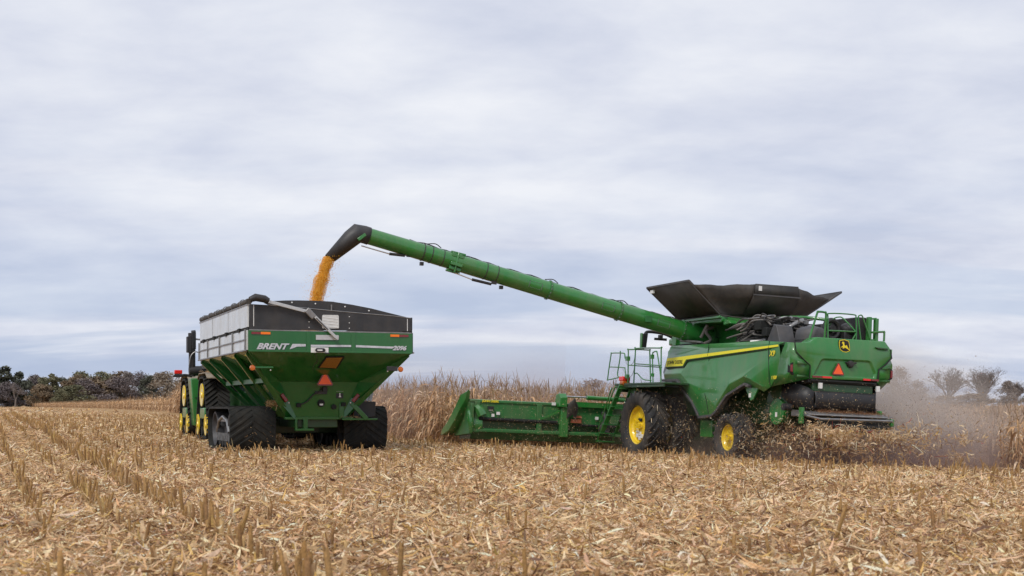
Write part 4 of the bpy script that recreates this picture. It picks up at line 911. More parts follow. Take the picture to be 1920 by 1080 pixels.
# ------------- engine deck
MB().box(-1.55, 1.5, .6, 4.3, 3.10, 3.15).build('engine_deck', M['dkgreen'], cmb)
rng = random.Random(4)
en = MB(); en.box(-.9, .9, 2.2, 4.2, 3.15, 3.62); en.box(-.5, .7, 2.5, 4.2, 3.62, 3.92); en.box(.4, 1.3, 1.2, 4.0, 3.15, 3.7)
for k in range(26):
    x, y = rng.uniform(-1.1, .9), rng.uniform(1.9, 4.1); s = rng.uniform(.06, .16); z0 = rng.uniform(3.4, 3.9)
    en.box(x-s, x+s, y-s, y+s, z0-s, z0+s*.8)
eng = en.build('engine', M['soildk'], cmb, bev=.02)
for k, (mt, cnt) in enumerate((('hose', 30), ('ghose', 30), ('steel', 10))):
    h = MB()
    for i in range(cnt):
        y0 = rng.uniform(3.2, 4.2); x0 = rng.uniform(-1.35, .0); z0 = rng.uniform(3.3, 3.75) if k < 2 else rng.uniform(3.4, 3.9)
        y1 = rng.uniform(1.6, 2.8); x1 = x0 + rng.uniform(-.2, 1.0); z1 = min(4.0, z0 + rng.uniform(-.05, .5))
        mid = [((x0+(x1-x0)*t + rng.uniform(-.16, .16)), y0+(y1-y0)*t + rng.uniform(-.12, .12), z0+(z1-z0)*t + rng.uniform(-.05, .2)) for t in (.25, .5, .75)]
        h.tube(spl([(x0, y0, z0)] + mid + [(x1, y1, z1)], 5), rng.uniform(.018, .034) if k < 2 else rng.uniform(.022, .045), 6)
    h.build('hose_bundle', M[mt], eng)
MB().tube(spl([(-.1, 1.9, 3.95), (-.5, 1.95, 3.75), (-.62, 2.2, 3.5), (-.95, 2.7, 3.35), (-1.2, 2.9, 3.3)], 5), .065, 9).build('intake_pipe', M['steel'], eng)
tk = MB(); tk.lathe([(.40, 3.15), (.43, 3.2), (.44, 3.45), (.41, 3.58), (.30, 3.66), (.12, 3.70), (0, 3.70)], (-.46, .95, 0), 'z', 28); tk.lathe([(.455, 3.30), (.455, 3.36)], (-.46, .95, 0), 'z', 28)
tk.build('expansion_tank', M['grey'], cmb, smooth=50)
MB().prism([(1.35, 3.15), (1.6, 3.72), (1.75, 3.76), (2.15, 3.15)], 'x', -1.18, -.66).build('air_box', M['grey'], cmb, bev=.02)
fan = MB(); fan.tube([(.20+.24*math.cos(2*math.pi*k/28), .95, 3.66+.25*math.sin(2*math.pi*k/28)) for k in range(28)], .075, 8, closed=True); fan.lathe([(.10, -.1), (.10, .1)], (.20, .95, 3.66), 'y', 14); fan.box(.0, .5, 1.0, 1.5, 3.2, 3.7)
fan.build('exhaust_blower', M['black'], cmb)
MB().box(.50, .95, .75, 1.5, 3.15, 3.66).sphere((.72, .9, 3.68), .26, 14, 8, (1, 1, .75)).box(.3, .9, 1.6, 2.4, 3.15, 3.86).build('air_cleaner', M['black'], cmb, bev=.03)
MB().box(.78, 1.08, .55, 2.2, 3.2, 4.02).build('radiator_box', M['black'], cmb, bev=.03)
ps = MB(); ps.box(1.02, 1.13, .38, .50, 3.2, 4.03).box(1.26, 1.36, .38, .50, 3.2, 4.0).box(1.13, 1.26, .55, .60, 3.3, 3.98).bar((1.13, .42, 3.98), (1.30, .42, 4.0), .05, .05).box(1.13, 1.26, .40, .46, 3.36, 3.42)
ps.build('radiator_post', G, cmb, bev=.008)
MB().sphere((-.28, 1.3, 3.66), .11, 12, 8).box(-.43, -.35, 1.25, 1.35, 3.78, 3.88).build('filter', M['steel'], cmb)
rl = MB(); T = lambda pts, r=.019, k=4: rl.tube(spl(pts, k), r, 8)
yr = .35
T([(-.97, yr, 3.12), (-.70, yr, 4.0), (-.66, yr, 4.05), (-.47, yr, 4.05), (-.41, yr, 3.98), (-.40, yr+.05, 3.3)], .03)
T([(-.32, yr, 3.35), (-.345, yr, 3.93), (-.29, yr, 4.03), (.48, yr, 4.05), (.57, yr, 3.96), (.60, yr, 3.57), (.60, yr, 3.35)])
T([(-.32, yr, 3.56), (.59, yr, 3.585)], .02, 1); T([(.60, yr, 3.55), (.48, yr, 3.36)], .02, 1)
T([(.16, 1.0, 3.75), (.21, .9, 3.94), (.32, .8, 4.0), (.42, .7, 3.95), (.57, yr, 3.60)])
T([(.76, yr, 3.35), (.65, yr, 3.95), (.69, yr, 4.04), (.77, yr, 4.04), (.86, yr, 3.86), (1.08, yr, 3.38)])
T([(1.12, yr, 3.60), (1.50, yr, 3.64), (1.53, yr, 3.62), (1.53, yr, 3.38)], .03, 3)
rl.build('deck_railing', G, cmb)
MB().tube(spl([(-1.2, 4.2, 4.04), (-.3, 4.12, 4.05), (.15, 3.2, 4.12), (.8, 2.9, 4.14), (1.3, 2.4, 4.05)], 5), .05, 8).build('deck_pipe', G, cmb)
dk = MB(); dk.prism([(4.2, 4.0), (4.2, 4.1), (2.9, 4.13), (2.7, 4.05)], 'x', -.1, .5); dk.prism([(4.3, 3.86), (4.3, 4.06), (4.0, 4.0), (3.9, 3.9)], 'x', -1.30, -.2); dk.build('deck_cover', G, cmb, bev=.02)
# ------------- unloading pipe
A0, A1 = Vector((-.75, 6.02, 3.58)), Vector((-11.75, 6.5, 5.86)); ad = (A1 - A0).normalized(); AL = (A1 - A0).length
def ap(t, ou=0., of=0.):      # point along the pipe: t metres, ou metres up, of metres towards the tail
    side = Vector((0, 0, 1)).cross(ad).normalized(); up = ad.cross(side)
    return A0 + ad*t + up*ou + side*of
side_ = Vector((0, 0, 1)).cross(ad).normalized(); up_ = ad.cross(side_)
pipe = MB().tube([ap(.0), ap(1.0)], .30, 28).tube([ap(1.0), ap(5.3), ap(AL)], [.275, .262, .235], 28).build('unloading_pipe', G, cmb, smooth=50)
for t, r in ((1.02, .315), (3.2, .30), (5.55, .29)): MB().tube([ap(t-.03), ap(t+.03)], r, 28).build('pipe_flange', M['dusty'], pipe)
bd_ = MB()
for t, r in ((7.25, .262), (7.6, .26), (9.55, .258), (9.3, .254), (8.95, .252)): bd_.tube([ap(t-.012), ap(t+.012)], r, 24)
P_ = [ap(1.2, .29)]
for k in range(1, 40): t = 1.2 + k*(AL-2.2)/40; P_.append(ap(t, .275 - .03*t/AL + .018*math.sin(k*2.1)+ .012*math.sin(k*.9), .02*math.sin(k*1.3)))
bd_.tube(P_, .016, 6)
for t in (3.2, 5.55, 9.3): bd_.tube(spl([ap(t-.25, .28), ap(t-.05, .335, .05), ap(t+.18, .275)], 5), .014, 6)
bd_.build('pipe_cable', M['hose'], pipe)
rv = MB()
for t0 in (1.55, 3.45, 5.85):
    for i in range(9):
        for j in (0, 1):
            for (tt, aa) in ((t0 + i*.05, -.45 + j*.75), (t0 + j*.40, -.45 + i*.75/8)):
                d = side_*math.cos(aa) + up_*math.sin(aa); p = ap(tt) + d*(.272 if tt < 4 else .262); rv.sphere(p, .011, 6, 4)
for t, r in ((1.02, .317), (3.2, .302), (5.55, .292)):
    for k in range(16):
        a = 2*math.pi*k/16; rv.sphere(ap(t) + (side_*math.cos(a)+up_*math.sin(a))*r, .017, 6, 4)
rv.build('pipe_bolt', M['steel'], pipe)
hg = MB(); t = 8.55
for (o1, u1) in ((.20, .16), (.25, -.1), (.18, -.22)): 
    hg.bar(ap(t-.18, u1, o1), ap(t+.18, u1, o1), .07, .09)
hg.bar(ap(t-.1, .24, .12), ap(t-.1, -.28, .16), .05, .08).bar(ap(t+.12, .24, .12), ap(t+.12, -.28, .16), .05, .08).bar(ap(t-.2, -.30, .05), ap(t+.22, -.30, .05), .10, .07).tube([ap(t, .26, .22), ap(t, -.34, .24)], .03, 8)
hg.bar(ap(t+.2, .25, .05), ap(t-.25, .27, .05), .12, .06)
hg.build('pipe_hinge', G, pipe, bev=.01)
for a, b, c in ((ap(7.35, -.34, .1), ap(7.95, -.37, .1), ap(8.5, -.33, .14)), (ap(10.05, -.25, .05), ap(10.5, -.33, .05), ap(11.35, -.34, .08))):
    cy = MB().tube([a, b], .042, 10).build('hinge_cylinder', M['black'], pipe); MB().tube([b, c], .02, 8).build('cylinder_rod', M['chrome'], cy)
lg = MB()
for t_ in (7.0, 9.5): lg.box(*[c for q in zip(ap(t_, -.33) - Vector((.05, .05, .05)), ap(t_, -.33) + Vector((.05, .05, .05))) for c in q])
lg.bar(ap(7.35, -.28, .1), ap(7.2, -.26, .1), .06, .1).bar(ap(10.0, -.22, .05), ap(9.9, -.2, .05), .06, .1); lg.build('work_lamp', M['black'], pipe)
ld = MB().box(*[c for q in zip(ap(2.3, -.02, .285) - Vector((.11, .02, .1)), ap(2.3, -.02, .285) + Vector((.11, .02, .1))) for c in q]); ld.build('pipe_plate', M['dusty'], pipe, bev=.01)
# rubber spout at its end
E0 = ap(AL)
def ringpts(c, ax_, r, n=20, sx=1., sz=1.):
    ax_ = Vector(ax_).normalized(); s1 = Vector((0, 1, 0)); s2 = s1.cross(ax_).normalized(); s1 = ax_.cross(s2).normalized()
    return [c + s1*math.cos(2*math.pi*k/n)*r*sx + s2*math.sin(2*math.pi*k/n)*r*sz for k in range(n)]
rings = [ringpts(ap(AL-.06), -ad, .245), ringpts(ap(AL+.10, .0), -ad, .25), ringpts(ap(AL+.24, -.02), ad*-.75 + Vector((0, 0, .55)), .285, sz=1.05), ringpts(ap(AL+.38, -.16), ad*-.45 + Vector((0, 0, .9)), .265, sz=1.0),
         ringpts(ap(AL+.86, -.92), ad*-.42 + Vector((0, 0, .9)), .175, sz=.9)]
sm = MB()
for r_ in rings: sm.v += [tuple(p) for p in r_]
n = 20
for i in range(4):
    for k in range(n): sm.f.append((i*n+k, i*n+(k+1) % n, (i+1)*n+(k+1) % n, (i+1)*n+k))
spout = sm.build('pipe_spout', M['tarp'], pipe, smooth=32, solid=.02)
MB().bar(ap(AL+.1, -.02, .25), ap(AL+.27, -.24, .27), .06, .09).build('spout_bracket', G, pipe, bev=.01)
# pivot under the pipe
pv = MB().tube([(-.78, 6.03, 3.1), (-.78, 6.03, 3.6)], .30, 20).build('pipe_pivot', M['dusty'], cmb)
MB().tube(spl([(-.9, 5.6, 3.9), (-1.2, 5.5, 3.75), (-1.05, 5.45, 3.5), (-1.3, 5.45, 3.35)], 5), .05, 7).tube([(-1.3, 5.62, 3.55), (-1.15, 5.5, 3.95)], .05, 7).build('pivot_hose', M['ghose'], cmb)
MB().tube([(-1.62, 6.3, 3.48), (-1.55, 5.1, 3.37)], .04, 10).build('swing_cylinder', M['steel'], cmb)
MB().box(-1.60, -1.45, 5.3, 6.45, 3.30, 3.36).build('swing_bracket', M['soildk'], cmb)
# ------------- cab, mirror, platform, ladder
cb = MB().prism([(7.1, 1.7), (7.1, 3.45), (8.5, 3.45), (8.95, 2.6), (8.5, 1.7)], 'x', -.82, .82).build('cab', M['glass'], cmb, bev=.05)
MB().box(-.86, .86, 7.05, 8.55, 3.45, 3.68).build('cab_roof', G, cb, bev=.06)
MB().box(-1.42, -.84, 6.98, 7.25, 3.36, 3.76).build('cab_shoulder', G, cmb, bev=.02)
MB().prism([(-1.46, 3.34), (-1.40, 3.30), (-.8, 3.34), (-.8, 3.38), (-1.40, 3.37)], 'y', 6.95, 7.0).build('shoulder_seal', M['soildk'], cmb)
mr = MB().tube(spl([(-.75, 8.45, 3.72), (-1.1, 8.45, 3.83), (-1.62, 8.45, 3.86), (-1.76, 8.45, 3.80), (-1.78, 8.45, 3.70)], 4), .05, 8).box(-1.42, -.98, 8.42, 8.48, 3.60, 3.68).box(-1.26, -1.14, 8.40, 8.52, 3.64, 3.78).build('mirror_arm', M['black'], cmb)
mi = MB().prism([(-1.90, 3.78), (-1.70, 3.80), (-1.75, 3.30), (-1.88, 3.27)], 'y', 8.36, 8.5).build('mirror', M['black'], mr, bev=.02)
MB().box(-1.935, -1.895, 8.36, 8.5, 3.32, 3.80).build('mirror_shell', G, mr, bev=.015)
pf = MB().box(-2.66, -1.2, 5.4, 8.75, 2.06, 2.12).box(-2.64, -2.58, 5.4, 8.75, 1.98, 2.06).box(-2.6, -1.7, 8.4, 8.7, 1.85, 2.06).box(-1.75, -1.0, 6.9, 8.6, 1.5, 2.04)
plat = pf.build('platform', M['dkgreen'], cmb, bev=.01)
rl = MB(); x = -2.6
T([(x, 8.45, 2.33), (x, 9.32, 2.26), (x, 9.40, 2.32), (x, 9.22, 3.08), (x, 9.15, 3.13), (x, 8.32, 3.10), (x, 8.20, 3.04), (x, 8.16, 2.92), (x, 7.95, 2.90)], .02, 3)
T([(x, 9.28, 2.68), (x, 8.25, 2.63), (x, 8.15, 2.58), (x, 8.02, 2.33)], .018, 3)
T([(x, 8.53, 3.18), (x, 8.55, 2.9), (x, 8.68, 2.44), (x, 8.58, 2.34), (x, 8.45, 2.33)], .02, 3)
T([(x, 7.89, 2.1), (x, 7.95, 3.12), (x, 7.90, 3.20), (x, 6.55, 3.13), (x, 6.47, 3.06), (x, 6.33, 2.1)], .022, 3)
T([(x-.03, 7.42, 2.1), (x-.03, 7.39, 3.15), (x-.03, 7.32, 3.21), (x-.03, 5.75, 3.16), (x-.03, 5.66, 3.10), (x-.03, 5.60, 2.1)], .022, 3)
T([(x-.03, 7.39, 2.73), (x-.03, 5.66, 2.62)], .018, 1); T([(x, 7.92, 2.70), (x, 5.65, 2.57)], .018, 1)
T([(x, 7.40, 2.42), (x, 7.25, 2.42), (x, 6.85, 2.23), (x, 6.3, 2.18)], .018, 3)
T([(x, 6.17, 2.12), (x, 6.27, 2.95), (x, 6.2, 3.05), (x, 6.05, 3.07), (x, 5.95, 2.98), (x, 5.64, 2.2)], .02, 3)
rl.box(x-.05, x+.05, 6.25, 6.36, 2.85, 2.98).box(x-.05, x+.05, 6.2, 6.3, 2.3, 2.4).box(x-.05, x+.05, 7.9, 8.05, 2.84, 2.98).box(x-.05, x+.05, 7.9, 8.05, 2.28, 2.4)
rl.build('platform_railing', G, plat)
MB().tube(spl([(x, 8.2, 3.0), (x, 8.0, 2.72), (x, 7.6, 2.75), (x, 7.42, 3.1)], 5), .008, 5).tube(spl([(x, 8.3, 2.6), (x, 7.95, 2.3), (x, 7.6, 2.4), (x, 7.45, 2.7)], 5), .008, 5).build('safety_chain', M['steel'], plat)
lad = MB().bar((-2.72, 8.12, 2.05), (-2.95, 8.95, .50), .05, .16, (1, 0, 0)).bar((-2.25, 8.12, 2.05), (-2.35, 8.95, .50), .05, .30, (1, 0, 0)).bar((-2.3, 7.9, 2.0), (-2.4, 8.5, .62), .10, .5, (0, 1, 0))
for k in range(6):
    f = k/5.3; y = 8.15 + .85*f; z = 1.95 - 1.55*f
    lad.box(-2.98 - .1*f + .2*(1-f), -2.3, y-.09, y+.09, z-.02, z+.02)
lad.box(-3.05, -2.45, 8.98, 9.2, .20, .24).bar((-3.03, 8.95, .5), (-3.03, 9.1, .22), .03, .04).bar((-2.48, 8.95, .5), (-2.48, 9.1, .22), .03, .04)
ladr = lad.build('ladder', G, cmb, bev=.008)
rl = MB(); T([(-2.95, 8.32, 1.97), (-2.97, 8.4, 1.8), (-3.0, 9.05, .75), (-3.0, 9.12, .62)], .022, 3); T([(-2.62, 8.6, 2.02), (-2.66, 8.75, 1.95), (-2.70, 9.1, 1.35), (-2.66, 9.05, 1.22)], .022, 3); rl.build('handrail', G, ladr)
MB().box(-2.70, -2.44, 8.05, 8.38, 2.20, 2.34).build('red_lamp', M['red'], plat, bev=.02)
MB().prism([(-2.70, 2.20), (-2.44, 2.20), (-2.44, 2.10), (-2.52, 2.03), (-2.62, 2.03), (-2.70, 2.10)], 'y', 8.06, 8.30).build('amber_lamp', M['amber'], plat, bev=.02)
MB().tube(spl([(-2.2, 8.3, 2.0), (-2.15, 8.35, 1.6), (-1.9, 8.4, 1.5), (-1.6, 8.2, 1.75)], 5), .03, 7).tube(spl([(-2.0, 8.5, 2.0), (-1.75, 8.5, 1.72), (-1.4, 8.4, 1.9)], 5), .03, 7).build('platform_hose', M['hose'], plat)
fh = MB().prism([(7.2, 1.5), (7.2, .8), (10.4, .35), (10.4, 1.15)], 'x', -.75, .75).build('feeder_house', M['dusty'], cmb, bev=.03)
# ------------- corn header
hd = MB()
hd.box(-7.0, 7.0, 10.50, 10.56, .75, 1.36); hd.prism([(10.46, 1.34), (10.46, 1.42), (10.62, 1.44), (10.62, 1.34)], 'x', -7.0, 7.0)
hd.prism([(10.50, .50), (10.43, .47), (10.43, .38), (10.5, .36)], 'x', -6.95, 6.95)
hd.box(-7.0, 7.0, 10.9, 10.95, .45, 1.30)
for s_ in (-1, 1):
    for x in (4.55, 6.75): hd.box(s_*x-.09, s_*x+.09, 10.44, 10.50, .35, 1.36)
    hd.prism([(10.3, 1.30), (10.3, .9), (10.4, .3), (11.9, .2), (11.6, .8), (11.0, 1.36)], 'x', s_*6.92, s_*7.02)
header = hd.build('corn_header', M['dusty'], cmb, bev=.012)
MB().prism([(10.47, .37), (10.56, .14), (11.6, .12), (11.6, .37)], 'x', -6.93, 6.93).build('header_floor', M['dkgreen'], header)  # dark green puts the shadow under the header into its colour
MB().box(-6.85, 6.85, 10.55, 10.62, .5, .78).build('header_panel', M['dkgreen'], header)
MB().tube([(-6.7, 10.46, .80), (-3.9, 10.46, .78)], .06, 8).tube([(6.7, 10.46, .80), (3.9, 10.46, .78)], .06, 8).tube([(-3.3, 10.46, .72), (3.3, 10.46, .72)], .04, 8).build('header_shaft', M['soildk'], header)
for s_ in (-1, 1):
    dv = MB(); x0, x1 = s_*7.28, s_*6.88
    spine = [(10.45, 1.72, .06), (10.75, 1.62, .16), (11.2, 1.18, .2), (11.8, .72, .22), (12.4, .46, .2), (13.0, .27, .05)]
    low = [(10.55, 1.42), (10.8, 1.10), (11.2, .72), (11.75, .36), (12.4, .22), (13.0, .20)]
    xc = s_*7.08; L_ = []
    for (y, z, h_), (y2, z2) in zip(spine, low):
        L_.append([(xc - h_, y, z - .06), (xc, y, z + .03), (xc + h_, y, z - .06), (xc + h_*.9, y2, z2), (xc - h_*.9, y2, z2)])
    for i in range(5):
        for k in range(5): dv.poly([L_[i][k], L_[i][(k+1) % 5], L_[i+1][(k+1) % 5], L_[i+1][k]])
    dv.poly(L_[0], L_[5][::-1])
    dv.build('end_divider', G, header, smooth=35, bev=.015, weld=True)
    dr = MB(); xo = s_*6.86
    dr.prism([(10.5, 1.42), (10.75, 1.36), (11.35, .95), (11.75, .60), (11.5, .52), (10.9, .95), (10.55, 1.2)], 'x', xo, xo - s_*.03); dr.build('divider_recess', M['soildk'], header)  # dark plate stands for a hollow; its shade is in the colour
    MB().tube(spl([(s_*6.95, 10.40, .35), (s_*6.98, 10.40, .75), (s_*6.95, 10.55, 1.05), (s_*6.9, 10.95, 1.12)], 4), [.05, .07, .09, .10, .11, .11, .11, .11, .10, .09, .08, .07, .06], 8).build('divider_shield', G, header)
    MB().tube(spl([(s_*6.6, 10.4, .9), (s_*6.72, 10.5, 1.12), (s_*6.9, 10.9, 1.1), (s_*6.98, 11.4, .8)], 4), [.16]*13, 8).lathe([(.0, .0), (.34, .0), (.36, .06), (.36, .3), (0, .3)], (s_*6.72 - .15, 10.75, .62), 'x', 20).build('chain_case', G, header)
    # folding joint
    MB().prism([(10.2, 1.30), (10.2, 1.62), (10.35, 1.76), (10.6, 1.72), (10.7, 1.30)], 'x', s_*3.92, s_*3.66).prism([(10.3, .3), (10.3, 1.3), (10.52, 1.3), (10.52, .3)], 'x', s_*3.82, s_*3.55).build('fold_hinge', G, header, bev=.02)
    MB().tube([(s_*3.74, 10.35, 1.66), (s_*2.85, 10.35, 1.66)], .03, 10).build('fold_rod', M['chrome'], header)
    MB().tube([(s_*2.9, 10.35, 1.655), (s_*1.5, 10.35, 1.63)], .075, 14).box(s_*3.3, s_*1.4, 10.36, 10.5, 1.33, 1.50).build('fold_cylinder', G, header)
    hh = MB()
    for k in range(5): hh.tube(spl([(s_*(3.62-.05*k), 10.28, .95+.03*k), (s_*(3.60-.04*k), 10.22-.02*k, 1.35), (s_*3.45, 10.2-.03*k, 1.52+.02*k), (s_*(3.28+.03*k), 10.22-.02*k, 1.35), (s_*(3.3+.02*k), 10.3, .98)], 5), .022, 6)
    hh.build('header_hose', M['hose'], header); hh = MB()
    hh.tube(spl([(s_*2.3, 10.3, 1.2), (s_*2.25, 10.2, .9), (s_*2.4, 10.25, .6), (s_*2.1, 10.3, .5)], 5), .07, 8).box(s_*2.35, s_*2.05, 10.25, 10.45, .45, .85); hh.build('drive_coupling', M['hose'], header)
    MB().bar((s_*4.5, 10.42, .88), (s_*3.7, 10.40, 1.24), .05, .05).build('diagonal_brace', G, header)
    MB().box(s_*3.42, s_*3.05, 10.38, 10.46, .79, .92).build('reflector', M['brick'], header)
    MB().prism([(s_*3.33, .96), (s_*3.03, .96), (s_*3.07, 1.04), (s_*3.28, 1.04)], 'y', 10.36, 10.46).build('marker_lamp', M['brick'], header)
    for (x, z, a) in ((6.28, 1.12, .07), (6.2, .93, .05), (6.02, 1.0, .06), (2.45, .98, .06), (2.65, 1.42, .10), (4.05, 1.40, .07)): MB().box(s_*x-a, s_*x+a, 10.438, 10.455, z-.05, z+.05).build('sticker', M['whitep'], header)
    text('JOHN DEERE', .10, M['yelpr'], header, 'lettering', (-6.3 if s_ < 0 else 6.3, 10.452, 1.385), (1, 0, 0), (0, 0, 1), bold=.003)
sn = MB()
for k in range(-8, 9):
    x = k*.81; sn.add([(x-.22, 11.0, .55), (x+.22, 11.0, .55), (x+.2, 11.0, .25), (x-.2, 11.0, .25), (x-.24, 11.9, .50), (x+.24, 11.9, .50), (x+.2, 11.9, .2), (x-.2, 11.9, .2), (x, 13.0, .2), (x, 12.9, .14), (x, 11.4, .72)],
                     [(0, 3, 2, 1), (0, 4, 7, 3), (1, 2, 6, 5), (4, 8, 7), (5, 6, 8), (0, 10, 4), (1, 5, 10), (0, 1, 10), (4, 10, 8), (5, 8, 10), (6, 7, 8), (2, 3, 7, 6)])
sn.build('row_snout', G, header, smooth=30)
MB().box(-6.4, -6.2, 10.38, 10.44, 1.12, 1.22).build('sensor', M['black'], header)
# residue lying on the tail board
# ------------------------------------------------------------------ standing corn
LEAFC = np.array([(.66, .42, .23), (.55, .335, .17), (.74, .525, .33), (.41, .24, .125), (.74, .56, .39), (.29, .165, .09)])
def blade(p0, yaw, L, W, rise, droop, col, rng, segs=4):
    """a drooping dry leaf from p0"""
    t = np.linspace(0, 1, segs+1); x = L*(t - .25*t*t); z = rise*L*t - droop*L*t*t*1.1; w_ = W*np.array([.55, 1, .9, .6, .12])[:segs+1] if segs == 4 else W*np.interp(t, [0, .3, 1], [.6, 1, .1])
    tw = rng.normal(0, .7)*t; c, s = np.cos(yaw), np.sin(yaw)
    ctr = np.stack([p0[0] + x*c, p0[1] + x*s, p0[2] + z], 1); off = np.stack([-s*w_*.5*np.cos(tw), c*w_*.5*np.cos(tw), w_*.5*np.sin(tw)], 1)
    V = np.stack([ctr-off, ctr+off], 1).reshape(-1, 3); F = np.array([[2*i, 2*i+1, 2*i+3, 2*i+2] for i in range(segs)])
    return V, F, np.repeat(col[None], len(V), 0)*np.repeat(np.linspace(.9, 1.08, segs+1), 2)[:, None]
def corn_geo(rng, lod=0):
    H = rng.uniform(2.0, 2.45); n = 6 if lod == 0 else 3; m = 5 if lod == 0 else 2
    bend = rng.normal(0, .10, 2); top = rng.random()
    z = np.linspace(0, 1, m+1); ctr = np.stack([bend[0]*z**2, bend[1]*z**2, z*H*.86], 1)
    V = []; C = []; c0 = np.array([(.50, .34, .19), (.41, .26, .135), (.56, .41, .24)][rng.integers(3)])
    for i in range(m+1):
        r_ = .0145*(1-.55*z[i])
        for k in range(n): a = 6.283*k/n; V.append(ctr[i] + (r_*np.cos(a), r_*np.sin(a), 0)); C.append(c0*(.75+.3*z[i]))
    F = np.array([(i*n+k, i*n+(k+1) % n, (i+1)*n+(k+1) % n, (i+1)*n+k) for i in range(m) for k in range(n)])
    stalk = (np.array(V), F, np.array(C))
    at = lambda f: np.array([bend[0]*f*f, bend[1]*f*f, f*H*.86])
    lv = []; ya = rng.uniform(0, 6.28); nl = rng.integers(10, 14) if lod == 0 else 6
    for i in range(nl):
        f = .10 + .84*i/nl + rng.uniform(-.03, .03); yaw = ya + (i % 2)*np.pi + rng.normal(0, .5)
        L = rng.uniform(.42, .85)*(1 - .35*max(0, f-.6)); col = LEAFC[rng.choice(6, p=[.24, .24, .17, .15, .12, .08] if f > .35 else [.15, .27, .05, .28, .03, .22])]*rng.uniform(.85, 1.15)
        if lod: L *= 1.15
        lv.append(blade(at(f), yaw, L, rng.uniform(.045, .085)*(1.6 if lod else 1), rng.uniform(.2, 1.0), rng.uniform(.5, 1.5), col, rng, 4 if lod == 0 else 2))
    if lod == 0:      # sheath wraps and hanging shreds
        for i in range(6): f = rng.uniform(.05, .8); lv.append(blade(at(f), rng.uniform(0, 6.28), rng.uniform(.15, .4), .04, rng.uniform(-.6, .2), rng.uniform(.9, 2.), LEAFC[rng.integers(6)], rng, 4))
    leaves = cat(lv)
    ts = []; tip = at(1.)
    for i in range(rng.integers(3, 7) if lod == 0 else 2):
        ts.append(blade(tip - (0, 0, .05), rng.uniform(0, 6.28), rng.uniform(.18, .40), .018 if lod == 0 else .03, rng.uniform(.8, 2.6), rng.uniform(.3, 1.4), np.array((.38, .25, .15))*rng.uniform(.7, 1.2), rng, 4 if lod == 0 else 2))
    ts.append(blade(tip - (0, 0, .02), rng.uniform(0, 6.28), .08, .014, 3.2, .2, np.array((.38, .26, .15)), rng, 4 if lod == 0 else 2))
    tassel = cat(ts)
    e = []
    if lod == 0:
        f = rng.uniform(.36, .5); b = at(f); yaw = rng.uniform(0, 6.28); d = np.array([np.cos(yaw), np.sin(yaw), -.9])
        Vv = []; 
        for i, (t, r_) in enumerate(((0, .012), (.06, .028), (.16, .030), (.25, .012))):
            for k in range(5):
                a = 6.283*k/5; Vv.append(b + d*t*.9 + np.array([-np.sin(yaw)*np.cos(a)*r_, np.cos(yaw)*np.cos(a)*r_, 0]) + np.array([np.cos(yaw), np.sin(yaw), 1])*np.sin(a)*r_*.7)
        Fe = np.array([(i*5+k, i*5+(k+1) % 5, (i+1)*5+(k+1) % 5, (i+1)*5+k) for i in range(3) for k in range(5)])
        e = (np.array(Vv), Fe, np.repeat(np.array([(.60, .48, .31)]), len(Vv), 0)*rng.uniform(.8, 1.1))
    return stalk, leaves, tassel, e
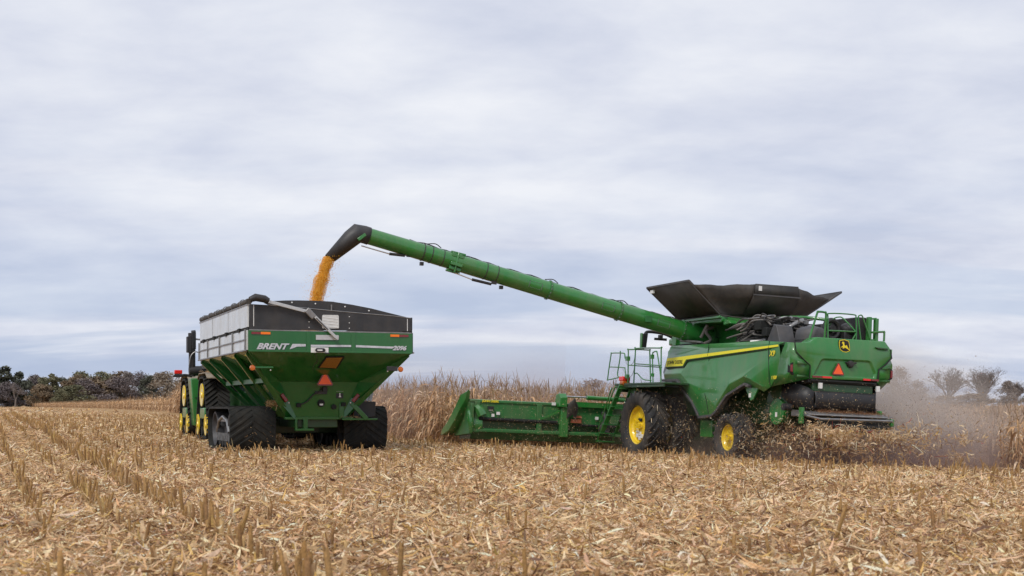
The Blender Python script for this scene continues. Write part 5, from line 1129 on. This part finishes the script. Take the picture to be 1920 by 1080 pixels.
def corn_field():
    rng = np.random.default_rng(21)
    near = [corn_geo(rng) for _ in range(14)]; far = [corn_geo(rng, 1) for _ in range(8)]
    nearm = [cat([q for q in g if len(q)]) for g in near]; farm = [cat([q for q in g if len(q)]) for g in far]
    ch = lambda Y: np.interp(Y, [0, 50, 133, 333, 667], [-3.5, -3.5, -33, -101, -240])
    pts = []; 
    for r in np.arange(14.75, 60, .762):
        a = np.arange(28, 150, .19); a = a + NR.normal(0, .03, len(a)); rr = r + NR.normal(0, .04, len(a)); X = DX*a + RX*rr; Y = DY*a + RY*rr
        ahead = (a > 42.6) & (rr < 29.0) & (X > ch(Y)+.1)
        right = (rr > 29.4) & (Y > 39.5) & ((X > Y*.355) | ((a > 53) & (a < 58)))
        deep = np.where(right & ~ahead, np.minimum(rr - 29.4, np.abs(a - 55)*1.5), np.minimum(a - 42.6, np.where(Y > 50, (X - ch(Y))*.93, 99)))
        k = (ahead | right) & (np.abs(X) < Y*.5+2) & (deep < 7) & ~((rr > 29.4) & (a > 75))
        pts.append(np.stack([X[k], Y[k], np.where(right[k], 1, 0)], 1))
    Yc = NR.uniform(37.2, 40.2, 90); pts.append(np.stack([Yc*(.358 + .072*NR.random(90)**.55), Yc, np.full(90, 2.)], 1))
    P = np.concatenate(pts); n = len(P)
    s = NR.uniform(.86, 1.19, n)*np.where(P[:, 2] > 0, np.where(P[:, 2] == 2, .50 + .42*np.clip((P[:, 0]/P[:, 1] - .352)/.03, .2, 1)*NR.uniform(.75, 1.05, n), .80), np.where(P[:, 1] > 85, 1.22, 1.0))*np.where(NR.random(n) < .12, .8, 1.); P[:, 2] = gz(P[:, 0], P[:, 1]) - .02
    # the 300 that show largest: nearest the camera, at the open edges, within the picture
    px = P[:, 0]/P[:, 1]; vis = (np.abs(px) < .384)
    hidden = ((px > -.235) & (px < -.10)) | ((px > .09) & (px < .285))       # behind the machines
    score = np.where(vis & ~hidden, P[:, 1], 1e6); order = np.argsort(score); P, s = P[order], s[order]
    idx = NR.integers(0, 14, n); yaw = NR.uniform(0, 6.28, n)
    mleaf = color_mat('dry_corn_leaf', .65, .25, .2, 12)
    ms = []
    for g in near:
        row = []
        for nm, q in zip(('corn_plant', 'leaves', 'tassel', 'ear'), g):
            o = np_mesh(nm, q[0], q[1], mleaf, q[2]); row.append(o.data); bpy.data.objects.remove(o)
        ms.append(row)
    for i in range(300):
        o = bpy.data.objects.new('corn_plant', ms[idx[i]][0]); COL.objects.link(o); o.location = P[i]; o.rotation_euler = (0, 0, yaw[i]); o.scale = (s[i],)*3
        tag(o, 'dry brown standing corn plant at the near edge of the uncut field', 'corn plant', 'dry corn plants standing at the edge of the uncut field')
        for nm, me in zip(('leaves', 'tassel', 'ear'), ms[idx[i]][1:]): link(bpy.data.objects.new(nm, me), o)
    parts = [merge_at(nearm, idx[300:], P[300:], yaw[300:], s[300:])]
    # deeper and farther corn, thinner on the ground
    Y = NR.uniform(50, 135, 7000); X = NR.uniform(-.42, .5, 7000)*Y; k = (X > ch(Y) + 4) & (DX*X+DY*Y > 49) & (RX*X+RY*Y > 16) & ~((RX*X+RY*Y > 29) & (DX*X+DY*Y < 58))
    Xa, Ya = X[k], Y[k]
    Yf = np.sqrt(NR.uniform(125**2, 680**2, 5200)); Xf = ch(Yf) + NR.gamma(1.0, 9, 5200)*Yf/200
    Q = np.stack([np.r_[Xa, Xf], np.r_[Ya, Yf]], 1); Q = np.c_[Q, gz(Q[:, 0], Q[:, 1])]; m = len(Q)
    sf = NR.uniform(.95, 1.15, m)*np.where((RX*Q[:, 0]+RY*Q[:, 1] > 29) & (Q[:, 1] < 140) & (Q[:, 0] > 0), .55, 1.)
    parts.append(merge_at(farm, NR.integers(0, 8, m), Q, NR.uniform(0, 6.28, m), sf))
    V, F, C = cat(parts)
    o = np_mesh('standing_corn', V, F, mleaf, C); o['kind'] = 'stuff'; o['label'] = 'uncut dry corn stretching back behind the machines'
corn_field()
# ------------------------------------------------------------------ trees beyond the field
def leaf_mat(name, c1, c2):
    m = bpy.data.materials.new(name); m.use_nodes = True; t = m.node_tree; b = t.nodes['Principled BSDF']
    tc = NN(t, 'ShaderNodeTexCoord'); n = NN(t, 'ShaderNodeTexNoise'); n.inputs['Scale'].default_value = .55; n.inputs['Detail'].default_value = 4; t.links.new(tc.outputs['Object'], n.inputs['Vector'])
    r = ramp(t, [(.36, c1), (.64, c2)]); t.links.new(n.outputs['Fac'], r.inputs[0]); t.links.new(r.outputs[0], b.inputs['Base Color']); b.inputs['Roughness'].default_value = .8; b.inputs['Specular IOR Level'].default_value = .1
    return m
LM = dict(evergreen=leaf_mat('dark_needles', (0.067,0.073,0.056), (0.124,0.127,0.094)), olive=leaf_mat('olive_leaves', (0.116,0.120,0.073), (0.224,0.206,0.124)),  # crown colours lightened and greyed to paint in the distance haze
          russet=leaf_mat('russet_leaves', (0.159,0.120,0.083), (0.295,0.218,0.142)), grey=leaf_mat('grey_brown_twigs', (0.159,0.134,0.120), (0.271,0.230,0.201)),
          purple=leaf_mat('purple_grey_twigs', (0.128,0.107,0.110), (0.218,0.183,0.177)), beige=leaf_mat('beige_twigs', (0.232,0.195,0.159), (0.366,0.307,0.236)), dust=leaf_mat('dusty_twigs', (.24, .185, .16), (.33, .26, .225)))  # dust: airborne pinkish haze painted into the twig colour
BARK = mat('grey_bark', (.16, .135, .12), .9, var=.3, vscale=3)
BARKD = mat('dark_bark', (.10, .085, .078), .9, var=.3, vscale=3)
BARKB = mat('brown_bark', (.15, .125, .115), .9, var=.3, vscale=3)
def crown_geo(rng, H, Wd, n, shape, leaf=.5, thin=.32):
    """leaf clumps spread through an uneven crown"""
    base = .06 if shape != 'tall' else .08
    lobes = []
    for i in range(26):
        f = rng.uniform(base, 1.); rad = (math.sin(math.pi*min(1, (f-base)/(1-base)*.82+.18))**.7)
        a = rng.uniform(0, 6.28); d = Wd*.5*rad*rng.uniform(.25, .8); lobes.append((d*math.cos(a), d*math.sin(a), H*f*.93, Wd*rng.uniform(.11, .21)))
    lobes = np.array(lobes); k = rng.integers(0, 26, n); L = lobes[k]
    u = rng.normal(0, 1, (n, 3)); u /= np.linalg.norm(u, axis=1)[:, None]; rr = rng.uniform(.35, 1.08, n)**.6
    P = L[:, :3] + u*(L[:, 3]*rr)[:, None]*np.array([1, 1, .85]); P[:, 2] = np.maximum(P[:, 2], .15)
    s = leaf*rng.uniform(.5, 1.2, n); a = rng.normal(0, 1, (n, 3)); a /= np.linalg.norm(a, axis=1)[:, None]; b = np.cross(a, rng.normal(0, 1, (n, 3))); b /= np.linalg.norm(b, axis=1)[:, None]
    A, B = a*s[:, None]*.5, b*s[:, None]*thin
    V = np.stack([P-A, P+B, P+A, P-B], 1).reshape(-1, 3); return V, np.arange(4*n).reshape(-1, 4)
def branches(rng, H, spread, levels=4, n0=5, r0=.16, up=.75):
    mb = MB()
    def grow(p, d, L, r_, lev):
        pts = [p]; q = Vector(p); dd = Vector(d); m = 3
        for i in range(m):
            dd = (dd + Vector((rng.normal(0, .13), rng.normal(0, .13), rng.normal(.03, .06)))).normalized(); q = q + dd*L/m; pts.append(q.copy())
        mb.tube(pts, [r_*(1-.45*i/m) for i in range(m+1)], 5 if lev < 2 else 3, caps=False)
        if lev >= levels: return
        for i in range(rng.integers(3, 6)):
            t = rng.uniform(.35, 1.); b = pts[min(m, int(t*m)+0)].lerp(pts[min(m, int(t*m)+1)], t*m-int(t*m)) if t < 1 else pts[-1]
            a = rng.uniform(0, 6.28); nd = (dd + Vector((math.cos(a), math.sin(a), rng.uniform(-.1, .5)))*spread*rng.uniform(.7, 1.2)).normalized()
            grow(b, nd, L*rng.uniform(.52, .76), r_*.55, lev+1)
    mb.tube([(0, 0, -.3), (0, 0, H*.14), (.05, .02, H*.26)], [r0*1.5, r0*1.05, r0], 7, caps=False)
    for i in range(n0):
        a = 6.28*i/n0 + rng.uniform(-.4, .4); grow(Vector((.05, .02, H*rng.uniform(.18, .28))), Vector((math.cos(a)*spread, math.sin(a)*spread, up + rng.uniform(0, .5))).normalized(), H*rng.uniform(.26, .34), r0*.62, 1)
    return mb
def trees():
    rng = np.random.default_rng(8); proto = {}
    def leafy(kind, shape, n, leaf):
        H = 10.; V, F = crown_geo(rng, H, 9. if shape != 'tall' else 6., n, shape, leaf); o = np_mesh('crown', V, F, LM[kind]); me = o.data; bpy.data.objects.remove(o)
        tr = branches(rng, H, .7, 2, 5, .17); t = tr.build('tree', BARKD, None); tm = t.data; bpy.data.objects.remove(t); return tm, me
    for kind in LM:
        for sh in ('round', 'tall'): proto[kind, sh] = [leafy(kind, sh, 4200, .55 if kind in ('evergreen', 'olive', 'russet') else .42) for _ in range(2)]
    bare = []; V, F = crown_geo(rng, 10, 8.5, 1900, 'round', 1.0, .022); V[:, 2] = 2.2 + V[:, 2]*.78; o = np_mesh('twigs', V, F, BARKB); twigs = o.data; bpy.data.objects.remove(o)
    for _ in range(3):
        t = branches(rng, 10, .62, 5, 8, .28, 1.35).build('bare_tree', BARKB, None); bare.append(t.data); bpy.data.objects.remove(t)
    def place(px, top, dist, width_px, *a_, **k_):
        if px < 400: dist = dist*1.75; width_px *= 1.35; top = top - 3
        place_(px, top, dist, width_px, *a_, **k_)
    def place_(px, top, dist, width_px, kind, shape, label, cat_='tree', base=None):
        X = (px-960)*dist/2500; g = float(gz(X, dist)); H = (760-top)*dist/2500 + 1.3 - g; Wm = width_px*dist/2500
        tm, cm = proto[kind, shape][int(px) % 2]; nat = 9. if shape != 'tall' else 6.
        o = bpy.data.objects.new('tree' if cat_ == 'tree' else 'bush', tm); COL.objects.link(o); o.location = (X, dist, g); o.scale = (Wm/nat*1.05, Wm/nat*1.05, H/9.7); o.rotation_euler = (0, 0, rng.uniform(0, 6.28))
        tag(o, label, cat_, 'trees beyond the field' if cat_ == 'tree' else 'bushes in front of the trees'); link(bpy.data.objects.new('crown', cm), o)
    T = [(-24, 690, 430, 60, 'evergreen', 'round', 'dark tree at the left end of the wood, cut off by the picture edge'),
         (10, 692, 410, 52, 'evergreen', 'tall', 'tall dark tree with thick crown, first from the left end of the wood'),
         (36, 702, 425, 40, 'evergreen', 'tall', 'dark pointed tree just behind the pale forked trunk'),
         (58, 716, 440, 44, 'purple', 'round', 'low thin purplish tree right of the pale forked trunk'),
         (84, 712, 440, 42, 'olive', 'round', 'olive tree rising behind the round russet bush'),
         (98, 704, 425, 34, 'olive', 'tall', 'narrow olive tree right of the round russet bush'),
         (116, 712, 432, 34, 'evergreen', 'round', 'dark green tree between the narrow olive and reddish trees'),
         (130, 700, 425, 34, 'russet', 'tall', 'tall reddish brown tree behind the green bush'),
         (146, 706, 440, 40, 'russet', 'round', 'reddish tree behind the green bush, on its right'),
         (172, 698, 420, 44, 'russet', 'tall', 'tall russet tree at the middle of the left wood'),
         (190, 702, 430, 50, 'olive', 'round', 'broad olive tree right of the tall russet tree'),
         (212, 697, 420, 44, 'russet', 'tall', 'tallest brown tree near the red lamp side of the wood'),
         (222, 712, 410, 60, 'purple', 'round', 'wide purplish tree low in front of the brown ones'),
         (240, 703, 432, 46, 'grey', 'round', 'grey brown rounded tree half way between bush and tractor'),
         (262, 704, 425, 46, 'purple', 'round', 'dark purplish grey tree left of the beige tree'),
         (280, 708, 420, 40, 'evergreen', 'round', 'dark green tree left of the beige tree, behind the corn'),
         (308, 702, 415, 66, 'beige', 'round', 'big beige rounded tree nearest the tractor'),
         (338, 716, 425, 56, 'beige', 'round', 'beige tree partly hidden by the tractor track'),
         (368, 722, 430, 60, 'grey', 'round', 'grey tree showing between tractor stack and cart'),
         (160, 716, 412, 56, 'purple', 'round', 'purplish tree low behind the green bush'),
         (66, 708, 445, 50, 'grey', 'round', 'grey thin tree filling the gap left of the olive tree'),
         (226, 700, 445, 60, 'russet', 'round', 'broad brown tree behind the purplish one'),
         (296, 706, 440, 60, 'grey', 'round', 'grey tree behind the big beige tree, on its left'),
         (154, 702, 450, 60, 'olive', 'round', 'broad olive tree at the back of the wood above the green bush'),
         (-8, 736, 400, 50, 'purple', 'round', 'low dark scrub at the left picture edge'),
         (18, 722, 405, 60, 'purple', 'round', 'low dark purplish growth under the tall trees at the left')]
    for a in T: place(*a)
    place(78, 724, 392, 46, 'russet', 'round', 'round russet bush standing in front of the left wood', 'bush')
    place(140, 726, 395, 62, 'olive', 'round', 'wide green bush right of the russet bush', 'bush')
    place(112, 734, 388, 30, 'olive', 'round', 'small green bush between the russet and the wide green bush', 'bush')
    # pale forked trunk
    tr = branches(rng, 9, .55, 3, 3, .22, .9).build('bare_tree', BARK, None); tr.location = ((29-960)*670/2500, 670, .5); tr.scale = (1.7, 1.7, 1.7)
    tag(tr, 'pale bare forked tree in front of the dark wood', 'tree', 'trees beyond the field')
    for (px, top, dist, wpx, j, lab) in ((1776, 688, 250, 92, 0, 'bare tree behind the dust, left one of the two big ones'), (1842, 686, 245, 92, 1, 'bare tree behind the dust, right one of the two big ones'), (1905, 712, 260, 60, 2, 'small bare tree at the right edge of the picture'),
                                        (66, 700, 780, 40, 2, 'thin bare treetop above the russet bush')):
        X = (px-960)*dist/2500; g = float(gz(X, dist)); H = (760-top)*dist/2500 + 1.3 - g; o = bpy.data.objects.new('bare_tree', bare[j]); COL.objects.link(o); o.location = (X, dist, g); z = max(v.co.z for v in list(bare[j].vertices)[::7]); xs = [v.co.x for v in list(bare[j].vertices)[::7]]
        o.scale = (wpx*dist/2500/(max(xs)-min(xs)),)*2 + (H/z,); tag(o, lab, 'tree', 'trees beyond the field')
        if px > 400: q = link(bpy.data.objects.new('twigs', twigs), o); f = (max(xs)-min(xs))/8.5; q.scale = (f, f, z/10)
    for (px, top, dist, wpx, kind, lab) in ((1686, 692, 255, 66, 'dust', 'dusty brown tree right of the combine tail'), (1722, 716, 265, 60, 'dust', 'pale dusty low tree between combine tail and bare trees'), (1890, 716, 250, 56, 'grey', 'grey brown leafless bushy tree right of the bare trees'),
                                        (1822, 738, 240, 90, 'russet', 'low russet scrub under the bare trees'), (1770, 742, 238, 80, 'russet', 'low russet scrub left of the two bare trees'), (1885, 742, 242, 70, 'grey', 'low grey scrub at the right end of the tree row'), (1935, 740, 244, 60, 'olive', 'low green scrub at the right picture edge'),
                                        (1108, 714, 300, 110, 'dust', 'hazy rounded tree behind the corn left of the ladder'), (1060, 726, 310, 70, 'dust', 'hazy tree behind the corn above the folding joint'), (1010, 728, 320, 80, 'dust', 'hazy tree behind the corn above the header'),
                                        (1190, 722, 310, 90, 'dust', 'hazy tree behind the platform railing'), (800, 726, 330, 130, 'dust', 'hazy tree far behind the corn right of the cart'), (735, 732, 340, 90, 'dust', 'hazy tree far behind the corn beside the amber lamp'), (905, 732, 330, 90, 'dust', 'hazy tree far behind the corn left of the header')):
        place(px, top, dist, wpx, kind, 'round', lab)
trees()
# ------------------------------------------------------------------ grain falling, chaff, dust
CM = Matrix.Translation((8.93, 36.2, -.225)) @ Matrix.Rotation(R(21.5), 4, 'Z') @ Matrix.Rotation(R(2.5), 4, 'Y')
def cw(p): return np.array(CM @ Vector(p))
def kernels():
    rng = np.random.default_rng(3); n = 80000
    s = cw(ap(AL + .86, -.92)); s[2] += .05
    v0 = np.array([-1.20, -.45, -2.5]); t = .46*rng.uniform(0, 1, n)**.9; 
    P = s + v0*t[:, None] + np.array([0, 0, -4.9])*(t**2)[:, None]
    wv = 1 + .10*np.sin(t*38) + .07*np.sin(t*71+1)
    rad = (.155 + .20*t)*wv; a = rng.uniform(0, 6.28, n); q = np.abs(rng.normal(0, .5, n)); out = rng.random(n) < .04; q[out] *= 2.4; q = np.where(out, q, np.minimum(q, 1.05))
    P[:, 0] += np.cos(a)*rad*q; P[:, 1] += np.sin(a)*rad*q*.9
    oc = np.array([(1, 0, 0), (0, 1, 0), (-1, 0, 0), (0, -1, 0), (0, 0, 1.1), (0, 0, -1.1)])*.0062
    of = np.array([(0, 1, 4), (1, 2, 4), (2, 3, 4), (3, 0, 4), (1, 0, 5), (2, 1, 5), (3, 2, 5), (0, 3, 5)])
    V = (P[:, None] + oc[None]*rng.uniform(.8, 1.3, (n, 1, 1))).reshape(-1, 3); F = (np.arange(n)[:, None, None]*6 + of[None]).reshape(-1, 3)
    C = np.repeat(np.array([(.95, .50, .05), (.88, .43, .035), (.98, .60, .12)])[rng.integers(0, 3, n)], 6, 0)
    o = np_mesh('falling_corn', V, F, color_mat('corn_kernel', .4, .0, .1, 20), C); o['kind'] = 'stuff'; o['label'] = 'stream of golden corn kernels falling from the pipe spout into the cart'
    # heap inside the cart
    KM = Matrix.Translation((-4.65, 34.44, 0)) @ Matrix.Rotation(R(21.5), 4, 'Z'); nx, ny = 22, 40; V = []
    for j in range(ny+1):
        for i in range(nx+1):
            x = -1.95 + 3.9*i/nx; y = .5 + 7.0*j/ny; V.append(tuple(KM @ Vector((x, y, 3.05 + .30*math.exp(-((x-.3)**2+(y-4)**2)/2.5) + rng.normal(0, .012)))))
    F = [(j*(nx+1)+i, j*(nx+1)+i+1, (j+1)*(nx+1)+i+1, (j+1)*(nx+1)+i) for j in range(ny) for i in range(nx)]
    o = np_mesh('corn_heap', np.array(V), np.array(F), M['grainpane'], smooth=True); o['kind'] = 'stuff'; o['label'] = 'shelled corn heaped inside the grain cart'
kernels()
def chaff():
    rng = np.random.default_rng(17); parts = []
    def blow(n, c, sd, lo, hi, Lm, Wm, pal, zmin=-.2):
        p = rng.normal(0, 1, (n, 3))*np.array(sd) + np.array(c); k = np.all((p > lo) & (p < hi), 1); p = p[k]; n = len(p)
        W_ = np.array([cw(q) for q in p]); L = rng.gamma(2.2, Lm/2.2, n) + .01; Wd = rng.gamma(2.5, Wm/2.5, n) + .003
        col = PAL[rng.choice(8, n, p=pal)]*rng.uniform(.75, 1.2, (n, 1)); red = rng.random(n) < .04; col[red] = (.30, .05, .03)
        parts.append(strips(W_, L, Wd, rng.uniform(0, 6.28, n), rng.normal(0, .7, n), rng.normal(0, 1.4, n), rng.uniform(0, 3.1, n), np.clip(col, .01, .8), 2))
    A = [.24, .25, .16, .08, .08, .06, .10, .03]; D = [.03, .07, .15, .22, .02, .23, .03, .25]
    blow(900, (.2, -.5, .48), (1.0, .45, .26), (-3, -3, -.15), (3.5, 1.2, .92), .14, .020, A)      # thick spray under the spreader
    for k in range(13):      # bundles of husk thrown out together
        c = (rng.uniform(-1.5, 1.4), rng.uniform(-1.0, -.1), rng.uniform(.38, .86)) if k < 11 else (rng.uniform(2.2, 4.0), -.5, rng.uniform(.2, .8))
        blow(int(rng.uniform(90, 210)), c, (.20, .15, .10), (-3, -3, -.2), (6, 2, 1.2), .13, .016, [.30, .34, .18, .05, .05, .0, .08, .0])
    blow(2200, (-.9, .9, .55), (.9, 1.0, .35), (-2.6, -2, -.2), (1.5, 3.0, 1.5), .07, .011, A)
    blow(3600, (-.2, .0, .25), (1.5, 1.0, .28), (-3.2, -3, -.3), (3.4, 3, .9), .05, .009, D)
    blow(9000, (-.5, .9, .9), (1.5, 1.8, .60), (-3.2, -2.5, -.2), (4, 5.5, 2.2), .013, .006, A)      # fine specks
    blow(9000, (3.4, .5, .9), (2.2, 2.0, .8), (1.2, -3, -.4), (9.5, 6, 3.0), .016, .007, D)
    blow(480, (3.6, -.2, .6), (1.9, 1.4, .55), (1.0, -3, -.3), (8.5, 4, 1.7), .10, .016, A)
    blow(420, (1.9, -.7, .75), (.5, .3, .20), (.9, -2, .2), (3.4, .6, 1.2), .16, .018, A)
    blow(2500, (-2.0, 6.4, .6), (.5, 1.2, .6), (-3.1, 4, -.3), (-1.0, 9, 2.0), .022, .008, A)
    blow(2500, (-4, 9.8, .5), (2.0, .5, .5), (-8, 8.5, -.2), (-1.5, 10.4, 1.6), .014, .008, A)
    # husks clinging to the tyres
    for (y, z, r_) in ((7.12, .79, 1.10), (3.25, .52, .74)):
        for k in range(60 if r_ > 1 else 40):
            a = rng.uniform(-.6, 2.4); x = rng.uniform(-2.75, -1.1) if r_ > 1 else rng.uniform(-1.7, -1.15); q = cw((x, y - r_*math.sin(a), z + r_*math.cos(a)))
            parts.append(strips(q[None], rng.uniform(.05, .2, 1), rng.uniform(.008, .03, 1), rng.uniform(0, 6.28, 1), np.array([math.pi/2-a if False else rng.normal(0, .8)]), rng.normal(0, 1.5, 1), rng.uniform(0, 3, 1), PAL[[rng.integers(0, 5)]], 2))
    # crumbs on the shelf of the tail board
    n = 3500; p = np.stack([rng.uniform(-.85, 1.30, n), rng.uniform(-.2, .3, n), np.full(n, 1.30)], 1); p[:, 2] += rng.gamma(1.5, .022, n) + p[:, 1]*.12
    W_ = np.array([cw(q) for q in p]); parts.append(strips(W_, rng.uniform(.01, .05, n), rng.uniform(.006, .015, n), rng.uniform(0, 6.28, n), rng.normal(0, .5, n), rng.normal(0, 1, n), rng.uniform(0, 3, n), np.array([(.26, .12, .06), (.20, .09, .05), (.33, .19, .10)])[rng.integers(0, 3, n)], 2))
    # residue caught on the cart's ledges and fenders
    KM = Matrix.Translation((-4.65, 34.44, 0)) @ Matrix.Rotation(R(21.5), 4, 'Z')
    for (lo, hi, n, L) in (((-1.30, 1.7, 1.28), (-.95, 2.3, 1.42), 160, .12), ((-1.75, 9.4, 2.32), (-1.0, 11.2, 2.42), 350, .06), ((.6, 1.4, .95), (1.2, 1.7, 1.02), 120, .07), ((-1.8, 2.48, .3), (-1.0, 2.52, .9), 40, .10)):
        p = rng.uniform(lo, hi, (n, 3)); W_ = np.array([tuple(KM @ Vector(q)) for q in p]); parts.append(strips(W_, rng.gamma(2, L/2, n)+.01, rng.uniform(.006, .02, n), rng.uniform(0, 6.28, n), rng.normal(0, .6, n), rng.normal(0, 1, n), rng.uniform(0, 3, n), PAL[rng.choice([1, 2, 3, 5], n)], 2))
    V, F, C = cat(parts); o = np_mesh('flying_chaff', V, F, color_mat('chaff', .7, .2, .2, 30), C); o['kind'] = 'stuff'; o['label'] = 'chopped husks and chaff flying out behind the combine'
chaff()
def dust(name, label, lo, hi, centre, rad, dens, col, nscale):
    o = MB().box(lo[0], hi[0], lo[1], hi[1], lo[2], hi[2]).build(name, bpy.data.materials.new('dust_air'), None, smooth=0); o.matrix_world = CM
    m = o.data.materials[0]; m.use_nodes = True; t = m.node_tree; t.nodes.clear(); out = NN(t, 'ShaderNodeOutputMaterial')
    pv = NN(t, 'ShaderNodeVolumePrincipled'); pv.inputs['Color'].default_value = (*col, 1); pv.inputs['Anisotropy'].default_value = .2
    tc = NN(t, 'ShaderNodeTexCoord'); mp = NN(t, 'ShaderNodeMapping', vector_type='POINT')
    mp.inputs['Location'].default_value = tuple(-c/r for c, r in zip(centre, rad)); mp.inputs['Scale'].default_value = tuple(1/r for r in rad); t.links.new(tc.outputs['Object'], mp.inputs[0])
    ln = NN(t, 'ShaderNodeVectorMath', operation='LENGTH'); t.links.new(mp.outputs[0], ln.inputs[0])
    n = NN(t, 'ShaderNodeTexNoise'); n.inputs['Scale'].default_value = nscale; n.inputs['Detail'].default_value = 4; n.inputs['Roughness'].default_value = .55; t.links.new(tc.outputs['Object'], n.inputs['Vector'])
    f = math_n(t, 'SUBTRACT', 1.25, math_n(t, 'ADD', ln.outputs['Value'], math_n(t, 'MULTIPLY', math_n(t, 'SUBTRACT', n.outputs['Fac'], .5), 1.1)))
    r = ramp(t, [(.0, 0), (.25, .12), (.7, .6), (1., 1.)]); t.links.new(f, r.inputs[0])
    t.links.new(math_n(t, 'MULTIPLY', r.outputs[0], dens), pv.inputs['Density']); t.links.new(pv.outputs[0], out.inputs['Volume'])
    o['kind'] = 'stuff'; o['label'] = label
dust('dust_cloud', 'thick brown dust billowing behind and beside the combine', (-3, -1, -.6), (12, 12, 4.2), (4.0, 6.2, .5), (5.6, 5.3, 2.9), .85, (.84, .74, .67), .55)
dust('soil_dust', 'low purple brown soil dust rolling over the stubble under the combine tail', (-3, -2.5, -.6), (8, 6, 1.5), (2.2, 1.2, -.1), (4.8, 3.4, 1.15), .55, (.42, .30, .29), .9)
dust('dust_haze', 'thin pinkish dust hanging over the corn ahead of the combine', (-12, 12, -.5), (10, 30, 4.5), (0, 19, 1.3), (11, 9.5, 2.7), .06, (.72, .60, .57), .35)
